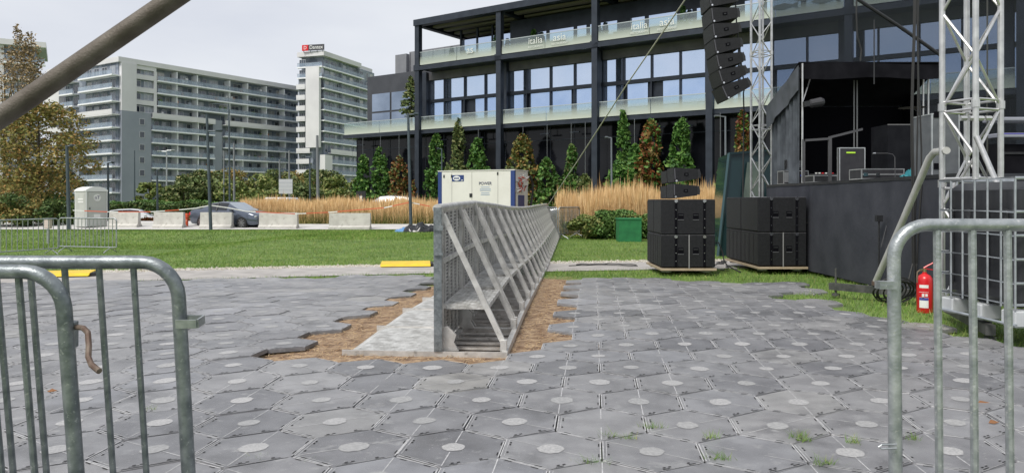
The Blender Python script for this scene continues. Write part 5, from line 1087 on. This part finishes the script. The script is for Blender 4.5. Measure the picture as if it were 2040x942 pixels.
def car(label, loc, rz, paint, kind='sedan', sc=1.):
    t = thing('parked_car', label, 'car', loc, rz, 'parked cars'); t.scale = (sc,)*3
    if kind == 'sedan': st_ = [(-2.42, .66, .36, .82, 0), (-2.32, .82, .26, .98, 0), (-1.95, .89, .22, 1.04, 0), (-1.6, .91, .22, 1.04, 0), (-.95, .92, .2, 1.02, 1.40), (-.2, .93, .2, 1.0, 1.48), (.35, .93, .2, .99, 1.44), (1.2, .93, .2, .97, 0), (1.75, .91, .2, .90, 0), (2.15, .87, .22, .80, 0), (2.36, .76, .26, .70, 0), (2.44, .55, .32, .58, 0)]
    else: st_ = [(-2.05, .70, .36, .82, 0), (-1.98, .82, .28, .95, 0), (-1.75, .87, .24, .99, 1.36), (-1.2, .89, .2, .98, 1.46), (-.3, .89, .2, .96, 1.50), (.3, .89, .2, .95, 1.44), (1.05, .88, .2, .93, 0), (1.6, .86, .22, .84, 0), (1.95, .78, .26, .72, 0), (2.05, .58, .32, .55, 0)]
    rows = []
    for x, w2, zb, be, ro in st_:
        if ro: hr, rz_ = w2*.70, ro
        else: hr, rz_ = w2*.80, be+.03
        half = [(0, zb), (w2*.85, zb), (w2*.985, zb+.14), (w2, (zb+be)/2), (w2*.985, be-.06), (w2*.93, be), (hr, rz_-(.05 if ro else 0)), (hr*.8, rz_), (0, rz_+.015)]
        rows.append([(x, -a, b) for a, b in half]+[(x, a, b) for a, b in half[-2:0:-1]])
    V = [p_ for r in rows for p_ in r]; n = len(rows[0]); body = []; glass = []; screen = []
    for i in range(len(rows)-1):
        r0, r1 = bool(st_[i][4]), bool(st_[i+1][4])
        for k in range(n):
            f = (i*n+k, i*n+(k+1) % n, (i+1)*n+(k+1) % n, (i+1)*n+k); kk_ = min(k, n-1-k)
            if kk_ == 5 and (r0 and r1): glass.append(f)
            elif kk_ in (6, 7) and r0 != r1: screen.append(f)
            else: body.append(f)
    MB().add(V, body+[tuple(range(n))[::-1], tuple((len(rows)-1)*n+k for k in range(n))]).build('body', paint, t, True)
    def sub(name, fs, mm):
        ids = sorted({q for f in fs for q in f}); mp_ = {q: a for a, q in enumerate(ids)}; MB().add([V[q] for q in ids], [tuple(mp_[q] for q in f) for f in fs]).build(name, mm, t, True)
    CG, CS = mat('car_side_glass', (.012, .014, .018), .05, spec=.7), mat('car_glass', (.45, .50, .54), .08, .85, spec=1.)
    cy_ = lambda f: sum(V[q][1] for q in f); cx_ = lambda f: sum(V[q][0] for q in f)
    for sgn in (-1, 1): sub('side_window', [f for f in glass if cy_(f)*sgn > 0], CG)
    sub('windscreen', [f for f in screen if cx_(f) > 0], CS); sub('rear_window', [f for f in screen if cx_(f) < 0], CS)
    xs_ = [s_[0] for s_ in st_ if s_[4]]
    for s in (-1, 1):
        for xp in ([-.35, .05] if kind == 'sedan' else [-.75, .0])[:1]: MB().bar((xp, s*.905, .97), (xp-.03, s*.67, 1.42), .07, .02).build('door_pillar', BLACK, t)
        MB().bevbox(.72, .90, s*1.0-.09, s*1.0+.09, .95, 1.09, .03).build('wing_mirror', paint, t, True)
        fx = st_[-2][0]; MB().bevbox(fx-.32, fx-.02, s*.66-.16, s*.66+.13, .60, .73, .03).build('headlight', mat('lamp_lens', (.55, .57, .6), .1, .5), t, True)
        MB().bevbox(st_[0][0]-.01, st_[0][0]+.14, s*.66-.14, s*.66+.12, .72, .88, .02).build('tail_light', RED, t)
    fx, bx_ = (1.45, -1.38) if kind == 'sedan' else (1.28, -1.28)
    for x in (fx, bx_):
        for s in (-1, 1):
            y = s*.84; wheel = MB().cyl((x, y-.11, .33), (x, y+.11, .33), .33, 24).build('wheel', RUBBER, t, True)
            MB().cyl((x, y+s*.095, .33), (x, y+s*.118, .33), .235, 20).build('rim', mat('rim_dark', (.08, .08, .085), .4, .5), wheel, True)
            sp_ = MB(); [sp_.bar((x, y+s*.122, .33), (x+.22*math.cos(k*.785), y+s*.122, .33+.22*math.sin(k*.785)), .035, .012, up=(0, 1, 0)) for k in range(8)]; sp_.build('spokes', mat('alloy_rim', (.45, .45, .46), .3, .8), wheel)
            MB().cyl((x, y-s*.02, .36), (x, s*.935, .36), .385, 24).build('wheel_arch', BLACK, t) if False else None
    MB().box(st_[-1][0]-.03, st_[-1][0]+.012, -.5, .5, .36, .52).build('radiator_grille', BLACK, t)
    return t
PG = mat('car_paint_slate', (.12, .14, .18), .18, .6, spec=.8); PS = mat('car_paint_silver', (.42, .44, .46), .22, .7); PW = mat('car_paint_white', (.66, .67, .68), .25)
car('dark slate-grey saloon car behind the concrete blocks, facing right', (-15.25, 40.6, -.215), R(-22), PG, sc=.97)
car('white hatchback low behind the leftmost concrete blocks', (X_(272, 56), 56, gz(-28, 56)+.05), R(15), PW, 'hatch', 1.03)
car('silver hatchback half buried in the feather grass left of the lamp post', (X_(772, 49.3), 49.3, gz(-8, 49)), R(170), PS, 'hatch', 1.08)
car('silver-grey car parked behind the golden grass right of the strap', (X_(1160, 38.5), 38.5, gz(3.6, 38.5)+.1), R(175), PS, 'hatch', 1.12)
vn = thing('white_van', 'white van roof showing above the feather grass below the billboard', 'van', (X_(550, 60), 60, gz(-19, 60)), R(5)); MB().bevbox(-.95, .95, 0, 4.5, .3, 2.55, .12).build('body', PW, vn, True); MB().box(-.8, .8, -.012, -.002, 1.5, 2.15).build('rear_window', MATS['car_glass'], vn); [MB().cyl((x-.1, 1, .35), (x+.1, 1, .35), .35, 16).build('wheel', RUBBER, vn) for x in (-.8, .8)]

# tape
TP = [(145, 419), (214, 422), (300, 422), (357, 418), (388, 415), (419, 409), (455, 414), (490, 421), (588, 426), (654, 423), (765, 414), (816, 403), (856, 411)]
m = MB(); pr_ = [at(px, py, 37.9 if px < 700 else 36.3 if px > 810 else 37.2) for px, py in TP]; seg = []
for a, b in zip(pr_[:-1], pr_[1:]):
    k = max(1, int((b-a).length/.5))
    for i in range(k): m.bar(a.lerp(b, i/k), a.lerp(b, (i+1)/k), .006, .045, mi=0 if (i % 6) else 1)
tag(m.build('warning_tape', [mat('tape_red', (.60, .12, .06), .6), WHITE]), 'red and white warning tape strung past the car to the lamp post', 'tape')
# tarpaulin and blue bag by the barrier
def heap(name, label, cx, cy, rx, ry, h, m, seed, amp=.05):
    V = []; N_ = 34; r_ = random.Random(seed); ph = [r_.uniform(0, 6) for _ in range(8)]; z0 = gz(cx, cy)
    for i in range(N_+1):
        for j in range(N_+1):
            u_, v_ = i/N_*2-1, j/N_*2-1; d2 = u_*u_+v_*v_; zz = max(0, 1-d2)**.6*h
            zz += amp*(max(0, 1-d2)**.3)*(math.sin(u_*9+ph[0])+abs(math.sin(v_*7+u_*5+ph[1]))+math.sin(u_*17-v_*13+ph[2])*.5)
            k = 1 if d2 < 1 else 1/math.sqrt(d2); V.append((cx+u_*k*rx, cy+v_*k*ry, z0+max(.0, zz)-.01))
    o_ = MB().add(V, [(i*(N_+1)+j, (i+1)*(N_+1)+j, (i+1)*(N_+1)+j+1, i*(N_+1)+j+1) for i in range(N_) for j in range(N_)]).build(name, m, None, True); return tag(o_, label, 'tarpaulin')
heap('black_tarpaulin', 'crumpled black plastic tarpaulin heaped on the lawn beside the lamp post', X_(838, 34.6), 34.6, .85, .6, .34, mat('black_plastic_film', (.015, .016, .018), .25), 3, .07)
heap('blue_tarpaulin', 'flat blue plastic sheet lying left of the black tarpaulin', X_(812, 34.9), 34.9, .62, .5, .20, mat('blue_plastic_film', (.09, .22, .42), .35), 5, .03)
# generator
gn = thing('generator', 'large cream generator container with blue corners, logo and tangled red cables at its end', 'generator', (.10, 30.0, gz(0, 30)))
gd = Vector((-.906, .42, 0)).normalized(); gs = Vector((.42, .906, 0)).normalized(); GLn, GW, GH = 3.55, 1.35, 2.50-gz(0, 30)
gn.rotation_euler = (0, 0, math.atan2(-gd.y, -gd.x)); CR = mat('cream_paint', (.63, .62, .57), .45, 0, (.68, .67, .62), 1.5); NB = mat('navy_paint', (.02, .045, .17), .4)
MB().bevbox(-GLn, 0, 0, GW, .35, GH, .015).build('housing', CR, gn); MB().box(-GLn+.1, -.1, .1, GW-.1, 0, .34).build('skid', BLACK, gn)
for x in (-GLn-.01, -.17): MB().box(x, x+.18, -.012, .1, .34, GH-.01).build('corner_post', NB, gn)
MB().box(-GLn-.02, .02, -.02, GW+.02, GH+.001, GH+.04).build('roof_plate', CR, gn)
for x in (-2.9, -1.95, -.75): MB().box(x, x+.012, -.006, -.001, .4, GH-.05).build('door_seam', mat('seam', (.2, .2, .19), .7), gn)
for x, z in ((-3.3, GH-.2), (-2.93, GH-.2), (-.78, GH-.12)): MB().box(x, x+.06, -.02, -.0065, z-.06, z+.06).build('hinge', BLACK, gn)
MB().box(-2.05, -1.92, -.022, -.0065, 1.55, 1.70).build('lock', BLACK, gn)
lg = MB().box(-2.88, -2.32, -.012, -.0065, GH-.42, GH-.16).build('logo_plate', NB, gn); MB().prism([(math.cos(a)*.17, math.sin(a)*.10) for a in np.linspace(0, 6.28, 20)[:-1]], (-2.66, -.0125, GH-.29), (1, 0, 0), (0, 0, 1), (0, -.006, 0)).build('logo_oval', WHITE, lg); [MB().box(-2.78+.062*i, -2.73+.062*i, -.0215, -.0187, GH-.325, GH-.26).build('logo_mark', NB, lg) for i in range(4)]; MB().box(-2.45, -2.36, -.0145, -.0122, GH-.39, GH-.36).build('logo_mark', WHITE, lg)
si = text('sign_lettering', 'POWER', .17, mat('sign_ink', (.03, .04, .10), .5), gn, (-1.32, -.009, GH-.52)); text('sign_lettering', 'RENTAL SERVICE', .06, MATS['sign_ink'], gn, (-1.32, -.009, GH-.63)) if False else None
for z, w_ in ((.66, .4), (.74, .5), (.80, .5), (.90, .38), (.97, .42)): MB().box(-1.32-w_/2, -1.32+w_/2, -.008, -.0065, GH-z-.018, GH-z).build('small_print_line', mat('print_blue', (.16, .28, .45), .6), gn)
MB().box(.001, .02, .35, .95, .75, GH-1.0).build('vent_grille', NB, gn)
RC = mat('red_cable', (.45, .05, .03), .5); WCB = mat('white_cable', (.6, .58, .55), .5)
for i in range(7):
    y0 = random.uniform(.3, 1.1); pts = [Vector((.03+.05*random.random(), min(1.25, max(.15, y0+random.gauss(0, .18))), GH-.25-.12*k+random.gauss(0, .05))) for k in range(6)]; MB().tube(pts, .028, 6).build('power_cable', RC if i % 2 else WCB, gn, True)
MB().box(.001, .08, .75, 1.2, GH-.6, GH-.2).build('socket_box', CR, gn); MB().tube([(.1, 1.3, GH-.2), (.16, 1.5, GH-.5), (.12, 1.55, GH-1.0), (.1, 1.4, GH-1.5)], .05, 6).build('hose_bundle', RUBBER, gn)
# lamp posts
def lamp(label, px, py_top, Y, foot_px=None, arm=None, r=.06, z0=None, m=LAMPM, head='bar', top_ext=0):
    X = X_(foot_px or px, Y); z = gz(X, Y) if z0 is None else z0; zt = H+(YH-py_top)*Y/F; xt = X_(px, Y)-X
    t = thing('street_lamp', label, 'street lamp', (X, Y, z), 0, 'street lamps'); MB().tube([(0, 0, 0), (xt, 0, zt-z)], [r, r*.72], 10).build('post', m, t, True)
    if arm:
        for dpx, py in arm:
            za = H+(YH-py)*Y/F-z; xe = dpx*Y/F; MB().tube([(xt, 0, za), (xt+xe*.5, 0, za+.02), (xt+xe, 0, za)], [r*.5, r*.45, r*.4], 6).build('arm', m, t); s_ = 1 if xe > 0 else -1; MB().bevbox(min(xt+xe*.6, xt+xe), max(xt+xe*.6, xt+xe)+.02, -.1, .1, za+.021, za+.021+r*.9, .01).build('lamp_head', m, t)
    return t
lamp('dark lamp post rising behind a concrete block, in front of the slate-grey car', 412, 228, 37.9, 420, [(30, 262)], .085)
lamp('dark lamp post with tree crown above it, left of the generator', 813, 226, 36.2, 819, [(20, 229)], .085)
lamp('tallest thin dark street lamp before the apartment block', 456, 208, 75, 458, [(-32, 209)], .10)
lamp('dark post beside the toilet cabin under the autumn tree', 133, 290, 38.2, 138, [(12, 292)], .10)
lamp('short dark lamp right behind the toilet cabin', 215, 325, 50, 216, [(12, 325)], .085)
lamp('short dark lamp between silver car and apartment block stair panel', 313, 338, 52, 314, [(10, 338)], .08)
lamp('pale double-armed street lamp before the apartment block', 332, 304, 100, 332, [(-18, 302), (16, 300)], .12, m=GALV)
lamp('grey tram mast left of the rounded bright tree', 466, 285, 80, 467, None, .13, m=mat('mast_grey', (.17, .18, .19), .7))
lamp('dark thin lamp beside the big concrete mast', 617, 313, 80, 618, [(-16, 313)], .11)
lamp('thick concrete-grey mast left of the glass hall', 632, 270, 85, 634, None, .2, m=MATS['mast_grey'])
lamp('grey mast carrying the billboard', 576, 300, 84, 577, None, .13, m=MATS['mast_grey'])
lamp('slim grey mast just left of the billboard', 557, 318, 88, 558, None, .13, m=MATS['mast_grey'])
lamp('thin grey mast by the glass-roofed stop', 446, 300, 90, 446, None, .10, m=MATS['mast_grey'])
lamp('short dark mast on the far left by the grey stair panel', 268, 300, 92, 268, None, .10)
lamp('small lamp standing between the first climbing plants right of the generator corner', 880, 297, 44, 881, [(-9, 297)], .05)
lamp('flat-headed lamp in front of the black glass, right of the strap', 1218, 275, 38, 1219, [(-13, 275)], .06, m=mat('lamp_grey', (.16, .18, .20), .5, .3))
lamp('grey lamp with a long flat head left of the thin lattice tower', 1445, 232, 33, 1446, [(-22, 233)], .055, m=MATS['lamp_grey'])
q = thing('billboard', 'white billboard panel beside the grey mast, above the feather grass', 'sign', (X_(569, 82), 82, H-(400-400)/F)); zz = [H+(YH-v)*82/F-q.location.z for v in (386, 357)]; MB().box(-.75, .75, 0, .08, zz[0], zz[1]).build('panel', mat('billboard_grey', (.5, .51, .53), .6), q); MB().bar((-.5, .1, zz[0]), (-.5, .1, -2.3), .1).build('support', STEELD, q); m = MB(); [m.box(-.75, .75, -.006, -.001, zz[0]+.4*i, zz[0]+.4*i+.02) for i in range(1, 4)]; m.build('panel_seam', GREYR, q)
q = thing('totem_sign', 'small dark totem sign with white figures at the foot of the first climbing plant', 'sign', (X_(719, 52), 52, gz(-10, 52))); MB().box(-.33, .33, 0, .12, 0, 1.95).build('panel', BLACK, q); MB().prism([(-.1, 0), (.1, 0), (.12, .12), (.08, .26), (.1, .4), (-.1, .4), (-.08, .26), (-.12, .12)], (0, -.012, 1.2), (1, 0, 0), (0, 0, 1), (0, .01, 0)).build('white_mark', WHITE, q); MB().box(.0, .16, -.012, -.002, .85, 1.05).build('white_mark', WHITE, q)
q = thing('litter_bin', 'small white post box standing at the edge of the left shrubs', 'bin', (X_(96, 30), 30, gz(-19, 30))); MB().box(-.04, .04, -.04, .04, 0, .6).build('post', GALV, q); MB().bevbox(-.11, .11, -.1, .1, .62, 1.0, .02).build('bin_body', mat('pinkish_white', (.6, .5, .46), .6), q); MB().box(-.13, .13, -.12, .12, 1.001, 1.03).build('bin_lid', WHITE, q)
# leaves on the paving
LM = mat('dry_leaf', (.20, .09, .035), .8)
for px, py, s, lab in ((1962, 819, .05, 'curled dry brown leaf on the paving behind the right barrier'), (104, 793, .035, 'dark dry leaf on the paving between the left barriers'), (1980, 858, .03, 'pale dry leaf on the paving near the right frame edge')):
    p_ = G(px, py); k = 1
    o_ = MB().add([(-s, 0, .045), (-.3*s, .5*s, .06), (s, 0, .05), (-.2*s, -.5*s, .045), (.1*s, 0, .052)], [(0, 4, 1), (1, 4, 2), (2, 4, 3), (3, 4, 0)]).build('dry_leaf', LM); o_.location = p_; tag(o_, lab, 'leaf')
for o_ in list(COL.objects):
    for k_ in ('w', 'h'):
        if k_ in o_.keys(): del o_[k_]
